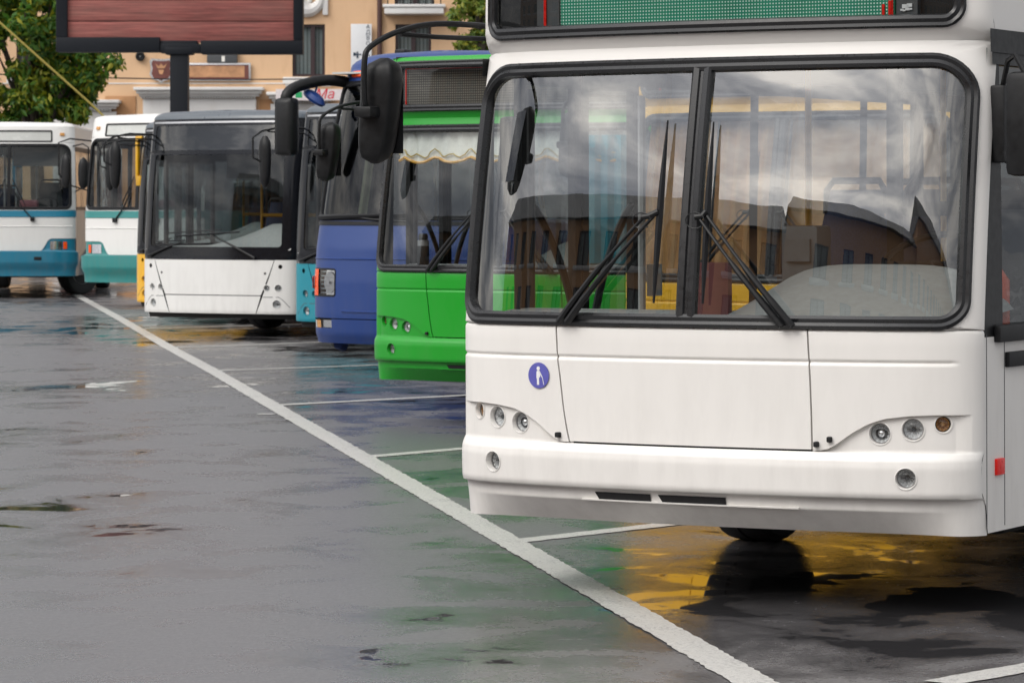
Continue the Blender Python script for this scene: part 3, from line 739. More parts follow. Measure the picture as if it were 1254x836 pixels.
    if main:
        m = MB(); m.box(-.16, .06, .0, .04, 1.27, 1.5); ob = m.build('route_card', M_MAROON, root)
        part('notice_paper', M_PAPER, root, lambda q: q.box(-W + .045, -W + .05, 1.70, 1.86, 1.30, 1.46))
        part('fare_machine', M_DGREY, root, lambda q: (q.box(.12, .30, .42, .58, 1.25, 1.66, .02), q.box(.15, .27, .40, .43, 1.5, 1.6)))
        m = MB(); m.box(-1.06, -1.03, -.02, .03, 1.90, 2.14, .012); m.box(-1.10, -1.0, .0, .05, 1.86, 2.16, .02); m.build('interior_mirror', M_BLK, root)
        # round blue badge with a walking figure and cane
        Mx = F.frame(-.752, .998, .004)
        b = MB(); b.lathe([(.0001, .0), (.0575, .0), (.0575, .002), (.0001, .002)], Mx, 40); bo = b.build('badge', M_STICK, root)
        b = MB(); fz = Matrix.Translation((0, 0, .0024)); MM = Mx @ fz
        circ = [(.009 * math.cos(2 * math.pi * k / 14) - .001, .031 + .009 * math.sin(2 * math.pi * k / 14)) for k in range(14)]; b.prism(circ, MM, .001)
        b.prism([(-.008, -.042), (.004, -.042), (.003, -.012), (.009, -.006), (.011, .014), (.006, .021), (-.007, .021), (-.011, .014), (-.011, -.010), (-.008, -.016)], MM, .001)
        b.prism([(.008, .018), (.019, .0), (.023, -.008), (.020, -.010), (.014, -.002), (.006, .010)], MM, .001)
        b.prism([(.020, -.006), (.023, -.006), (.031, -.040), (.028, -.041)], MM, .001)
        b.build('pictogram', M_WHT, bo)
    if valance:
        m = MB(); n = 60; g = []
        for k in range(5):
            f = k / 4; r = []
            for j in range(n + 1):
                x = -1.12 + 2.24 * j / n; low = 2.14 - .045 * abs(math.sin(x * 9)) - .10 * (1 - (x / 1.12) ** 2) * 0
                z = 2.40 + (low - 2.40) * f; p = F.P(x, z, -.07); r.append((p.x, p.y + .012 * math.sin(j * 1.7), z))
            g.append(r)
        m.grid(g); vo = m.build('valance', M_CURT, root, angle=70)
        part('gold_fringe', M_POLE, vo, lambda q: q.tube([(p[0], p[1] - .008, p[2]) for p in g[-1]], .012, 6)); part('gold_braid', plain('gold_braid', (.55, .40, .12), .6), vo, lambda q: q.tube([(p[0], p[1] - .008, p[2] + .05 + .02 * math.sin(i * 1.3)) for i, p in enumerate(g[-1])], .006, 5))
        part('window_curtain', M_TEAL, root, lambda q: q.grid([[(.55 + .5 * j / 14, F.P(.55 + .5 * j / 14, 1.8).y + .10 + .02 * math.sin(j * 2), z) for j in range(15)] for z in (1.3, 1.8, 2.3)]))
    return F

TH = R(-29.5)
def spawn(name, label, px, Z, lean=0, th=TH, W=1.262, cat='bus', group=None):
    """Empty on the ground under the middle of the front, from the front's left corner as seen in the photo"""
    c, s_ = math.cos(-th), math.sin(-th); X = (px - CXP) * Z / FPX
    o = empty(name, (X + W * c, Z - W * s_, 0), (0, 0, 0))
    o.rotation_euler = (Matrix.Rotation(th, 4, 'Z') @ Matrix.Rotation(-lean, 4, 'Y')).to_euler()
    tag(o, label, cat, group); return o
BUSES = 'buses parked side by side'
b1 = spawn('city_bus', 'large white city bus in the foreground with a green LED destination sign', 574.5, 15.74, .003, group=BUSES)
bus_a(b1, M_WHITE, G_WIND, True)
b2 = spawn('city_bus', 'bright green city bus with round headlights between the blue coach and the white bus', 463.5, 27.76, group=BUSES)
bus_a(b2, M_GREEN, glass('green_bus_glass', (.72, .76, .76), 1.5, 0, 1, .012), False, valance=True)
def flask(root, x, y, z):
    M = root.matrix_basis if False else Matrix.Translation(root.location) @ root.rotation_euler.to_matrix().to_4x4()
    p = M @ Vector((x, y, z)); o = tag(empty('vacuum_flask', p), 'black vacuum flask with steel band behind the windscreen of the green bus', 'flask')
    part('body', M_BLK, o, lambda q: q.lathe([(.046, 0), (.048, .02), (.048, .15), (.045, .165)], Matrix(), 20)); part('band', M_STEEL, o, lambda q: q.lathe([(.0465, .165), (.047, .205), (.040, .21)], Matrix(), 20)); part('cap', M_BLK, o, lambda q: q.lathe([(.038, .21), (.038, .25), (.03, .262)], Matrix(), 20))
flask(b2, -.78, -.10, 1.265)
b3 = spawn('city_bus', 'yellow city bus hidden behind the large white bus', 768, 24.3, group=BUSES)
F3 = bus_a(b3, M_YELLOW, G_WINDB, False)
M_OREFL = plain('orange_reflection', (.80, .42, .19), .85, var=.15, scale=6)  # orange sheets added to stand in for the terrace's reflection in this windscreen
for xa, xb in ((-1.12, -.55), (-.52, .02), (.05, 1.12)):
    part('reflection_sheet', M_OREFL, b3, lambda q: q.grid([[(xa + (xb - xa) * j / 30, F3.P(xa + (xb - xa) * j / 30, z, -.09).y + .02 * math.sin(j * 1.1), z) for j in range(31)] for z in [1.25 + 1.1 * k / 8 for k in range(9)]]))
# ================================================================== bus kind B: low-floor bus with a one-piece black front screen
def quad_prof(z0, z1, y0, s0, s1, n=30):
    d = z1 - z0; return [(z0 + d * k / n, y0 + s0 * d * k / n + (s1 - s0) / (2 * d) * (d * k / n) ** 2) for k in range(n + 1)]
def bus_b(root, paint_m, roofm=None, Lb=12.0, bracket=False):
    W = 1.25; F = Front(W, .11, .15, [(.2, .06), (.30, .01), (.34, 0), (1.05, 0)] + quad_prof(1.06, 2.95, .004, .03, .17) + [(3.0, .21)], 8, .02)
    zt = 2.92; roofm = roofm or M_SLATE
    op = rr(-1.06, 1.06, 1.20, 2.44, .05, 6, 20)
    m = MB(); F.ring(m, rr(-W, W, 1.03, 2.46, .0005, 6, 20), op, 6); m.build('screen_border', M_BLACKP, root, angle=60)
    m = MB(); F.rows(m, -1.07, 1.07, [1.19 + 1.26 * k / 24 for k in range(25)], -.008, 50); m.build('windscreen_pane', G_WINDB, root, angle=80)
    m = MB(); F.ring(m, rr(-W, W, 2.46, zt, .0005, 6, 20), rr(-1.10, 1.10, 2.50, 2.83, .03, 6, 20), 4); m.build('header_panel', M_BLACKP, root, angle=60)
    m = MB(); F.rows(m, -1.11, 1.11, [2.49, 2.6, 2.72, 2.84], -.006, 40); m.build('destination_glass', G_DARK, root, angle=80)
    m = MB(); m.box(-1.08, 1.08, .05, .10, 2.47, 2.88); m.build('destination_box', M_DGREY, root)
    m = MB(); F.gasket(m, [(-1.15 + 2.3 * k / 40, 2.875) for k in range(41)], [(-.012, -.004), (-.012, .006), (.012, .006), (.012, -.004)], 0, False); m.build('header_moulding', M_STEEL, root)
    part('roof_lamp', M_RUB, root, lambda q: q.lathe([(.06, 0), (.06, .02), (.03, .035), (.0001, .03)], F.frame(.98, 2.885, .0), 20))
    sx = lambda z: lerp_tab([(.31, .70), (.56, .78), (1.03, .97)], z)
    def shell(cs, name, holes=(), nx=14, nz=8):
        m = MB(); F.quad(m, cs, nx, nz)
        cut_holes(m, hole_list(F, holes)); return m.build(name, paint_m, root, angle=50)
    g = .004
    shell([(-sx(.56) + g, .56), (sx(.56) - g, .56), (sx(1.03) - g, 1.026), (-sx(1.03) + g, 1.026)], 'front_hatch', (), 30)
    shell([(-sx(.31) + g, .31), (sx(.31) - g, .31), (sx(.55) - g, .548), (-sx(.55) + g, .548)], 'bumper', (), 30)
    for s_ in (-1, 1):
        lam = [(s_ * .86, .655, .042), (s_ * 1.02, .655, .046), (s_ * 1.0, .44, .055), (s_ * 1.05, .94, .028)]
        c = [(s_ * (sx(.31) + g), .31), (s_ * W, .31), (s_ * W, 1.028), (s_ * (sx(1.03) + g), 1.028)]
        shell(c if s_ > 0 else [c[1], c[0], c[3], c[2]], 'wing_panel', lam, 80, 90)
        lamp(root, F, *lam[0], paint_m, .05, 'projector'); lamp(root, F, *lam[1], paint_m, .05, 'clear'); lamp(root, F, *lam[2], paint_m, .04, 'clear', 'fog_lamp')
        part('sensor_hole', M_DARK, root, lambda q: q.lathe([(.03, -.03), (.0001, -.03)], F.frame(lam[3][0], lam[3][1], .0), 16))
        m = MB(); F.gasket(m, [(s_ * .80, .535), (s_ * .9, .535), (s_ * 1.03, .535), (s_ * 1.08, .50), (s_ * 1.15, .42), (s_ * 1.17, .40)], [(-.004, -.003), (-.004, .0015), (.004, .0015), (.004, -.003)], 0, False); m.build('recess_edge', M_DGREY, root)
        part('hatch_lock', M_DARK, root, lambda q: q.lathe([(.0001, .003), (.016, .003), (.016, -.01)], F.frame(s_ * (sx(.85) - .06), .85), 12))
    m = MB(); F.rows(m, -1.14, 1.14, [.3, .5, .8, 1.1], -.12, 24); m.build('front_frame', M_DARK, root)
    m = MB(); F.rows(m, -W, W, [.22, .26, .305], -.05, 30); m.build('bumper_skirt', M_UNDER, root)
    bus_sides(F, root, paint_m, Lb, .31, 1.16, 2.44, zt, M_BLACKP, (2.7, 8.6), -1, [(.4, 1.6), (5.3, 6.5)], M_BLACKP, G_SIDE)
    roof(F, root, roofm, zt, Lb, .2, .11)
    # wipers laid along the foot of the screen
    for pts, bl in (([(.70, 1.05), (.35, 1.22), (.0, 1.36)], [(-.55, 1.34), (.45, 1.40)]), ([(-1.08, 1.06), (-.75, 1.18), (-.45, 1.27)], [(-.95, 1.21), (.0, 1.245)])):
        o = part('wiper', M_BLK, root, lambda q: q.tube([F.P(x, z, .03) for x, z in pts], [.018, .014, .008], 8))
        part('blade', M_RUB, o, lambda q: q.tube([F.P(bl[0][0] + (bl[1][0] - bl[0][0]) * k / 10, bl[0][1] + (bl[1][1] - bl[0][1]) * k / 10, .02) for k in range(11)], .011, 6))
    # mirror on a thin bent arm, kerb side
    c = Matrix.Translation((-1.47, -.40, 0))
    mi = MB(); secs = []
    for k in range(11):
        f = k / 10; z = 1.98 + .64 * f; q = (1 - abs(2 * f - 1) ** 3) ** .5 if 0 < k < 10 else .02
        secs.append([c @ Vector(((.075 + .02 * f) * (.3 + .7 * q) * math.cos(a), .06 * (.3 + .7 * q) * math.sin(a), z)) for a in [2 * math.pi * j / 16 for j in range(17)]])
    mi.grid(secs); mo = mi.build('mirror', M_BLK, root, angle=60)
    t = MB(); t.tube([(-1.22, .22, 2.72), (-1.38, -.2, 2.73), (-1.50, -.42, 2.68), (-1.57, -.52, 2.60), (-1.57, -.52, 2.35), (-1.5, -.45, 2.30)], .013, 8); t.tube([(-1.22, .22, 2.66), (-1.38, -.2, 2.66), (-1.46, -.36, 2.68)], .010, 8); t.build('mirror_arm', M_BLK, mo)
    d = MB(); d.box(1.34, 1.50, -.1, .0, 1.8, 2.3, .04); do = d.build('mirror', M_BLK, root, angle=60); part('mirror_arm', M_BLK, do, lambda q: q.tube([(1.22, .2, 2.2), (1.42, -.04, 2.2)], .014, 8))
    if bracket:
        part('gutter_bracket', M_YELLOW, root, lambda q: (q.box(-1.34, -1.29, .05, .12, 2.15, 2.78, .015), q.box(-1.34, -1.22, .05, .12, 2.74, 2.80, .015), q.box(-1.33, -1.22, .05, .12, 2.05, 2.2, .015)))
    # inside
    m = MB(); g_ = []
    for k in range(9):
        a = k / 8; g_.append([Vector((x, -.12 + .5 * a, 1.16 + (.05 + .30 * max(0, min(1, (x + .5) / 1.1)) ** 1.5) * math.sin(a * math.pi / 2))) for x in [-1.18 + 2.36 * j / 24 for j in range(25)]])
    m.grid(g_); m.build('dashboard', M_LGREY, root, angle=60)
    seat(root, .75, 1.0, .7, 1.0, .48, M_DGREY)
    for y in (2.3, 4.2, 5.0):
        for x in (.95, .48, -.95): seat(root, x, y, .75, 1.05, .43)
    part('cab_partition', M_DGREY, root, lambda q: (q.box(.1, 1.2, 1.62, 1.66, .4, 1.55), q.box(.1, .17, 1.62, 1.66, .4, 2.5)))
    part('cab_rail', M_POLE, root, lambda q: (q.tube([(-.35, 1.5, 1.62), (.6, 1.5, 1.62)], .025, 8), q.tube([(-.35, 1.5, .4), (-.35, 1.5, 2.85)], .02, 8)))
    for x, y in ((.3, 2.0), (-.4, 3.4), (.4, 3.4)): part('grab_pole', M_POLE, root, lambda q: q.tube([(x, y, .4), (x, y, 2.85)], .018, 8))
    part('sun_blind', M_BLK, root, lambda q: q.box(.0, 1.1, .12, .16, 2.12, 2.46))

b4 = spawn('low_floor_bus', 'white low floor bus with a black front screen beside the turquoise bus', 178.5, 46.8, W=1.25, group=BUSES); bus_b(b4, M_WHITE2)
b5 = spawn('low_floor_bus', 'turquoise low floor bus squeezed between the white low floor bus and the blue coach', 364, 43.0, W=1.25, group=BUSES); bus_b(b5, M_TEAL)
b6 = spawn('low_floor_bus', 'yellow bus showing as a narrow strip left of the white low floor bus', 169, 51.6, W=1.25, group=BUSES); bus_b(b6, M_YELLOW, bracket=True)

# ================================================================== kind C: blue touring coach with a raked front
def coach(root, paint_m, Lb=12.0):
    W = 1.25; F = Front(W, .20, .26, [(.2, .12), (.30, .07), (.40, .02), (.60, .0), (.95, .0), (1.3, .03), (1.58, .09)] + quad_prof(1.59, 3.12, .092, .20, .36) + [(3.2, .57), (3.26, .66), (3.3, .80)], 5, .05)
    zt = 3.22
    op = rr(-1.20, 1.20, 1.62, 3.06, (.08, .08, .12, .12), 8, 24)
    m = MB(); F.ring(m, rr(-W, W, 1.56, zt, .0005, 8, 24), op, 6); m.build('windscreen_surround', paint_m, root, angle=60)
    m = MB(); F.gasket(m, op, GASK); m.build('windscreen_gasket', M_RUB, root)
    m = MB(); F.rows(m, -1.21, 1.21, [1.60 + 1.47 * k / 30 for k in range(31)], -.012, 60); m.build('windscreen_pane', glass('coach_glass', (.52, .57, .55), 1.45, 0, 1, .02), root, angle=80)
    # lower front with real lamp openings left in its rows
    def rows_zone(z0, z1, name, skip=None, mat=paint_m):
        m = MB(); nz = max(4, int((z1 - z0) / .03)); F.rows(m, -W, W, [z0 + (z1 - z0) * k / nz for k in range(nz + 1)], 0, 120)
        if skip:
            keep = []
            for f in m.f:
                c = sum((Vector(m.v[i]) for i in f), Vector()) / 4
                if not any(x0 < abs(c.x) / F.wid(c.z) < x1 and a < c.z < b for x0, x1, a, b in skip): keep.append(f)
            m.f = keep
        return m.build(name, mat, root, angle=50)
    rows_zone(.565, 1.56, 'front_panel', [(.80, 1.245, .80, 1.08)])
    rows_zone(.30, .555, 'bumper', [(.86, 1.22, .45, .54)])
    m = MB(); F.rows(m, -1.23, 1.23, [.33, .55, .7, .79], -.03, 50); m.build('front_frame', M_DARK, root)
    m = MB(); F.gasket(m, [(-1.22 + 2.44 * k / 40, 1.565) for k in range(41)], [(-.02, -.004), (-.02, .012), (.02, .012), (.02, -.004)], 0, False); m.build('screen_sill', M_RUB, root)
    m = MB(); F.gasket(m, [(-.70 + 1.4 * k / 30, .64) for k in range(31)], [(-.012, -.004), (-.006, .012), (.006, .012), (.012, -.004)], 0, False); m.build('grille_bar', paint_m, root)
    m = MB(); F.gasket(m, [(-1.23 + 2.46 * k / 50, 1.19 - .0 * k) for k in range(51)], [(-.012, -.004), (0, .012), (.012, -.004)], 0, False); m.build('body_moulding', paint_m, root)
    for s_ in (-1, 1):
        def q4(x0, x1, z0, z1): return [(min(s_ * x0, s_ * x1), z0), (max(s_ * x0, s_ * x1), z0), (max(s_ * x0, s_ * x1), z1), (min(s_ * x0, s_ * x1), z1)]
        m = MB(); F.quad(m, q4(.79, 1.249, .79, 1.09), 20, 6, -.05); h = m.build('headlight', M_CHROME, root, angle=60)
        m = MB(); F.quad(m, q4(.80, 1.08, .805, 1.075), 14, 6, -.006); m.build('lens', G_LENS, h)
        m = MB()
        for k in range(6): F.gasket(m, [(s_ * (.81 + .26 * j / 10), .83 + .045 * k) for j in range(11)], [(-.004, -.004), (-.004, .002), (.004, .002), (.004, -.004)], -.02, False)
        m.build('lens_rib', M_STEEL, h)
        m = MB(); m.lathe([(.11, -.045), (.08, -.06), (.03, -.07), (.02, -.02), (.0001, -.02)], F.frame(s_ * .94, .94), 20); m.build('bulb', M_STEEL, h)
        m = MB(); F.quad(m, q4(1.09, 1.247, .80, 1.08), 10, 6, .004); m.build('indicator', M_ORANGE, h)
        m = MB(); F.quad(m, q4(1.2, 1.249, .87, 1.0), 4, 4, .03); m.build('side_repeater', M_ORANGE, h)
        m = MB(); F.gasket(m, [(x * s_, z) for x, z in rr(.80, 1.245, .80, 1.08, .03, 5, 8)], [(-.01, -.05), (-.01, .004), (.008, .004), (.008, -.05)]); m.build('bezel', M_RUB, h)
        m = MB(); F.quad(m, q4(.86, 1.22, .45, .54), 14, 4, -.02); h = m.build('fog_lamp', M_CHROME, root, angle=60)
        m = MB(); F.quad(m, q4(.86, 1.05, .45, .54), 8, 4, -.004); m.build('lens', G_LENS, h)
        m = MB(); F.quad(m, q4(1.055, 1.15, .45, .54), 6, 4, -.004); m.build('amber_lens', M_AMBER, h)
        m = MB(); F.quad(m, q4(1.155, 1.22, .45, .54), 6, 4, -.004); m.build('grey_lens', M_LGREY, h)
    bus_sides(F, root, paint_m, Lb, .30, 1.62, 2.95, zt, paint_m, (2.9, 8.8), -1, [(.75, 1.6)], M_BLACKP, G_DARK, first=.75)
    roof(F, root, paint_m, zt, Lb, .35, .17)
    part('roof_marker', M_ORANGE, root, lambda q: q.box(-.09, .09, -.025, .02, -.035, .035, .012)).matrix_local = F.frame(-.92, 3.15, .01) @ Matrix.Rotation(R(90), 4, 'X')
    part('roof_cleat', M_BLK, root, lambda q: q.box(-.75, -.62, .75, .92, 3.37, 3.44, .02))
    # great hanging mirror
    t = MB(); p0 = Vector((-1.0, .55, 3.02)); t.tube(smooth_path([p0, (-1.10, .30, 3.08), (-1.22, .05, 3.09), (-1.36, -.22, 3.02), (-1.42, -.34, 2.93), (-1.42, -.34, 2.85)]), .062, 12)
    ao = t.build('mirror', M_BLK, root, angle=60)
    part('mirror_head', M_BLK, ao, lambda q: q.box(-1.53, -1.30, -.44, -.26, 2.28, 2.90, .06), angle=60)
    part('kerb_mirror', M_BLUE, ao, lambda q: (q.tube([(-1.25, -.0, 3.05), (-1.26, -.05, 2.93)], .012, 6), q.lathe([(.09, .0), (.10, .03), (.07, .07), (.0001, .09)], Matrix.Translation((-1.27, -.06, 2.88)) @ Matrix.Rotation(R(35), 4, 'Y') @ Matrix.Scale(1.5, 4, (1, 0, 0)), 20)))
    for pts, bl in (([(.3, 1.57), (-.3, 1.60), (-.75, 1.64)], [(-1.12, 1.62), (.1, 1.655)]),):
        o = part('wiper', M_BLK, root, lambda q: q.tube([F.P(x, z, .03) for x, z in pts], .012, 8)); part('blade', M_RUB, o, lambda q: q.tube([F.P(bl[0][0] + (bl[1][0] - bl[0][0]) * k / 12, bl[0][1] + (bl[1][1] - bl[0][1]) * k / 12, .025) for k in range(13)], [.035 - .002 * k for k in range(13)], 6))
    part('dashboard', M_DGREY, root, lambda q: q.box(-1.1, 1.1, .25, .7, 1.45, 1.62, .05))
    for y in (1.3, 2.6, 3.5, 4.4):
        for x in (.95, .48, -.48, -.95): seat(root, x, y, 1.15, 1.15, .45, M_SEAT)
    part('curtain', plain('curtain_cream', (.42, .40, .30), .85), root, lambda q: q.grid([[(-1.06 + .03 * math.sin(j * 1.9), .50 + .012 * j + .25 * (z - 1.6), z) for j in range(14)] for z in (1.62, 2.2, 2.9)]))
    part('tow_eye', M_BLUE, root, lambda q: q.tube([(-1.0, .02, .28), (-1.0, .12, .25)], .06, 10))
b7 = spawn('touring_coach', 'blue touring coach with an orange indicator and a large hanging black mirror', 389, 36.7, W=1.25, group=BUSES, cat='coach'); coach(b7, M_BLUE)

# ================================================================== kind D: older box-shaped suburban bus, white over a coloured skirt
def bus_d(root, skirt, Lb=11.5, headw=None, steer=0):
    W = 1.25; F = Front(W, .10, .15, [(.3, .05), (.42, .0), (.86, -.02), (.90, .02), (1.55, .02)] + quad_prof(1.56, 3.0, .022, .05, .16) + [(3.25, .22), (3.3, .27)], 9, .03)
    zt = 3.24; white = M_WHITE2
    op = rr(-1.16, 1.16, 1.70, 2.90, (.10, .10, .16, .16), 8, 22)
    m = MB(); F.ring(m, rr(-W, W, 1.66, 2.94, .0005, 8, 22), op, 5); m.build('windscreen_surround', white, root, angle=60)
    m = MB(); F.gasket(m, op, GASK); m.build('windscreen_gasket', M_RUB, root)
    for xa, xb in ((-1.17, -.02), (.02, 1.17)):
        m = MB(); F.rows(m, xa, xb, [1.69 + 1.22 * k / 16 for k in range(17)], -.012, 26); m.build('windscreen_pane', G_WINDB, root, angle=80)
    m = MB(); m.sweep([F.P(0, 1.7 + 1.2 * k / 10) for k in range(11)], [F.N(0, 1.7 + 1.2 * k / 10) for k in range(11)], [(-.03, -.012), (-.03, .012), (.03, .012), (.03, -.012)], False); m.build('windscreen_divider', M_RUB, root)
    sg = rr(-.82, .82, 2.965, 3.17, .02, 6, 22)
    m = MB(); F.ring(m, rr(-W, W, 2.94, zt, .0005, 6, 22), sg, 4); m.build('header_panel', white, root, angle=60)
    m = MB(); F.gasket(m, sg, GASK_T); m.build('destination_gasket', M_RUB, root)
    m = MB(); F.rows(m, -.83, .83, [2.955, 3.06, 3.18], -.006, 20); m.build('destination_glass', plain('route_blind', (.52, .53, .50), .25, coat=.6, var=.06, scale=3), root)
    for s_ in (-1, 1): part('roof_marker', M_AMBER, root, lambda q: q.box(-.045, .045, -.03, .03, -.01, .02, .008)).matrix_local = F.frame(s_ * 1.02, 3.10)
    m = MB(); F.rows(m, -W, W, [1.535, 1.54, 1.6, 1.655, 1.66], lambda x, z: .012 if 1.536 < z < 1.656 else 0, 50); m.build('waist_band', skirt, root, angle=50)
    # white apron with the lamp housings below it
    hz = lambda x: lerp_tab([(.60, .90), (.64, .92), (.74, 1.10), (.80, 1.13), (1.3, 1.13)], abs(x))
    m = MB(); F.cols(m, -W, W, lambda x: hz(x), 1.535, 0, 90, 12); m.build('apron', white, root, angle=50)
    m = MB(); F.gasket(m, [(-1.2 + 2.4 * k / 40, 1.36) for k in range(41)], [(-.014, -.004), (0, .012), (.014, -.004)], 0, False); m.build('apron_moulding', white, root)
    for s_ in (-1, 1):
        m = MB(); F.cols(m, s_ * .60, s_ * W, .885, lambda x: hz(x) + .003, -.012, 40, 6); h = m.build('lamp_housing', skirt, root, angle=50)
        def q4(x0, x1, z0, z1): return [(min(s_ * x0, s_ * x1), z0), (max(s_ * x0, s_ * x1), z0), (max(s_ * x0, s_ * x1), z1), (min(s_ * x0, s_ * x1), z1)]
        m = MB(); F.quad(m, q4(.78, 1.0, .92, 1.08), 8, 4, -.004); m.build('headlight', M_CHROME, h)
        m = MB(); F.quad(m, q4(.78, 1.0, .92, 1.08), 8, 4, .01); m.build('lens', G_LENS, h)
        m = MB(); F.quad(m, q4(1.02, 1.09, .93, 1.07), 4, 4, .004); m.build('indicator', M_ORANGE, h)
    m = MB(); F.rows(m, -W, W, [.42, .45, .50, .58, .66, .70, .74, .86, .872, .885], lambda x, z: (.05 + .02 * min(1, max(0, (1.0 - abs(x)) / .15))) * min(1, max(0, (z - .56) / .10)) if z < .87 else .02, 80); m.build('bumper', skirt, root, angle=40)
    part('tow_slot', M_DARK, root, lambda q: q.box(-.07, .07, -.03, .03, .0, .012, .005)).matrix_local = F.frame(.55, .76, .068)
    m = MB(); F.rows(m, -1.2, 1.2, [.40, .7, 1.2, 1.68], -.05, 24); m.build('front_frame', M_DARK, root)
    bus_sides(F, root, skirt, Lb, .42, 1.68, 2.86, zt, white, (2.5, 8.2), -1, [(.3, 1.3)], M_BLK, G_SIDE, steer=steer)
    roof(F, root, white, zt, Lb, .2, .09)
    for s_ in (-1, 1):
        mi = MB(); secs = []
        for k in range(11):
            f = k / 10; q = (1 - abs(2 * f - 1) ** 3) ** .5 if 0 < k < 10 else .02
            secs.append([Vector((s_ * 1.42 + .10 * q * math.cos(a), -.35 + .06 * q * math.sin(a), 2.05 + .62 * f)) for a in [2 * math.pi * j / 14 for j in range(15)]])
        mi.grid(secs); mo = mi.build('mirror', headw if (headw and s_ > 0) else M_BLK, root, angle=60)
        part('mirror_arm', M_BLK, mo, lambda q: (q.tube([(s_ * 1.18, .1, 2.88), (s_ * 1.4, -.25, 2.92), (s_ * 1.52, -.42, 2.85), (s_ * 1.52, -.42, 2.3), (s_ * 1.45, -.36, 2.2)], .014, 8), q.tube([(s_ * 1.2, .1, 2.0), (s_ * 1.5, -.38, 2.15)], .012, 8)))
        o = part('wiper', M_BLK, root, lambda q: (q.box(s_ * .45 - .04, s_ * .45 + .04, F.P(s_ * .45, 1.5).y - .05, F.P(s_ * .45, 1.5).y, 1.46, 1.54, .01), q.tube([F.P(s_ * .45, 1.5, .03), F.P(s_ * .25, 1.72, .04), F.P(s_ * .12, 2.0, .03)], .012, 8)))
        part('blade', M_RUB, o, lambda q: q.tube([F.P(s_ * (.32 - .25 * k / 8), 1.75 + .5 * k / 8, .02) for k in range(9)], .010, 6))
    part('dashboard', M_DGREY, root, lambda q: q.box(-1.1, 1.1, .1, .6, 1.4, 1.70, .05))
    seat(root, .62, .95, 1.05, 1.15, .48, M_DGREY)
    for y in (2.2, 3.1, 4.0):
        for x in (.9, .45, -.45, -.9): seat(root, x, y, 1.0, 1.1, .43)
    part('steering_wheel', M_BLK, root, lambda q: q.tube([(.62 + .23 * math.cos(a), .6 + .16 * math.sin(a), 1.78 + .13 * math.sin(a)) for a in [2 * math.pi * k / 24 for k in range(25)]], .016, 8, False))
    for x, y in ((-.3, 1.8), (.3, 2.0)): part('grab_pole', M_LGREY, root, lambda q: q.tube([(x, y, .9), (x, y, 3.1)], .018, 8))
    part('sun_blind', M_DGREY, root, lambda q: q.box(.05, 1.1, .14, .17, 2.5, 2.88))
    part('dash_cloth', plain('dash_cloth', (.30, .12, .14), .9), root, lambda q: q.box(.15, .5, .2, .5, 1.70, 1.86, .05))
    part('driver_screen', plain('cab_screen', (.28, .31, .32), .3, coat=.4), root, lambda q: q.box(.02, .06, .7, 1.5, 1.3, 2.5, .1))
b8 = spawn('suburban_bus', 'white bus with sea green skirt and waist band next to the yellow strip', 105, 60.0, W=1.25, group=BUSES); bus_d(b8, M_SEAG)
b9 = spawn('suburban_bus', 'leftmost white and blue bus cut by the left edge of the picture', -69, 65.0, th=R(2), W=1.25, group=BUSES); bus_d(b9, M_SEA, steer=-40)

# ================================================================== ground
def asphalt_mat():
    b = NT('wet_asphalt')
    gc = b.n('ShaderNodeTexCoord').outputs['Object']
    def nz(scale, det, ro, ms=(1, 1, 1), dist=0, rot=0):
        mpn = b.n('ShaderNodeMapping', {'Scale': ms, 'Rotation': (0, 0, rot), 'Location': (4.3, 1.7, 0)}); b.l(gc, mpn.inputs[0])
        x = b.n('ShaderNodeTexNoise', {'Scale': scale, 'Detail': det, 'Roughness': ro, 'Distortion': dist}); b.l(mpn.outputs[0], x.inputs['Vector']); return x.outputs['Fac']
    grain = nz(70, 4, .75); fine = nz(28, 4, .65); patch = nz(.22, 5, .55, (1, .6, 1)); blot = nz(1.5, 5, .6, (1, .8, 1), .5)
    stone = b.n('ShaderNodeTexVoronoi', {'Scale': 75}); b.l(gc, stone.inputs['Vector'])
    base = b.ramp(grain, [(.28, (.064, .062, .066)), (.5, (.125, .121, .127)), (.74, (.195, .19, .192))])
    base = b.mix(b.mapr(patch, .35, .65, 0, .45), base, (.10, .093, .09))
    # standing water where the surface dips
    pud = b.math('ADD', b.math('MULTIPLY', patch, .5), b.math('MULTIPLY', blot, .5))
    # the bays hold more water than the crowned aisle
    sg_ = b.n('ShaderNodeSeparateXYZ'); b.l(gc, sg_.inputs[0])
    side_ = b.math('ADD', sg_.outputs['X'], b.math('MULTIPLY', sg_.outputs['Y'], .164))
    pud = b.math('ADD', pud, b.mapr(side_, 1.0, 5.0, -.014, .022))
    wet = b.mapr(pud, .555, .582, 0, 1); damp = b.mapr(pud, .45, .545, 0, 1)
    base = b.mix(b.math('MULTIPLY', damp, .3), base, (.035, .034, .036)); base = b.mix(b.math('MULTIPLY', wet, .65), base, (.014, .014, .016))
    r0 = b.mapr(damp, 0, 1, .36, .15); r1 = b.math('ADD', r0, b.mapr(fine, .3, .7, -.05, .05))
    rough = b.mix(wet, r1, .035) if False else None
    mr = b.n('ShaderNodeMix', data_type='FLOAT'); b.l(wet, mr.inputs['Factor']); b.l(r1, mr.inputs['A']); mr.inputs['B'].default_value = .03
    hgt = b.math('ADD', b.math('MULTIPLY', fine, .6), b.math('MULTIPLY', stone.outputs['Distance'], .5))
    dry = b.math('SUBTRACT', 1.0, wet)
    bmp = b.n('ShaderNodeBump', {'Distance': .006}); b.l(hgt, bmp.inputs['Height']); b.l(b.math('MULTIPLY', dry, .26), bmp.inputs['Strength'])
    p = b.princ(base, mr.outputs['Result'], normal=bmp.outputs[0], spec=.95)
    return b.m
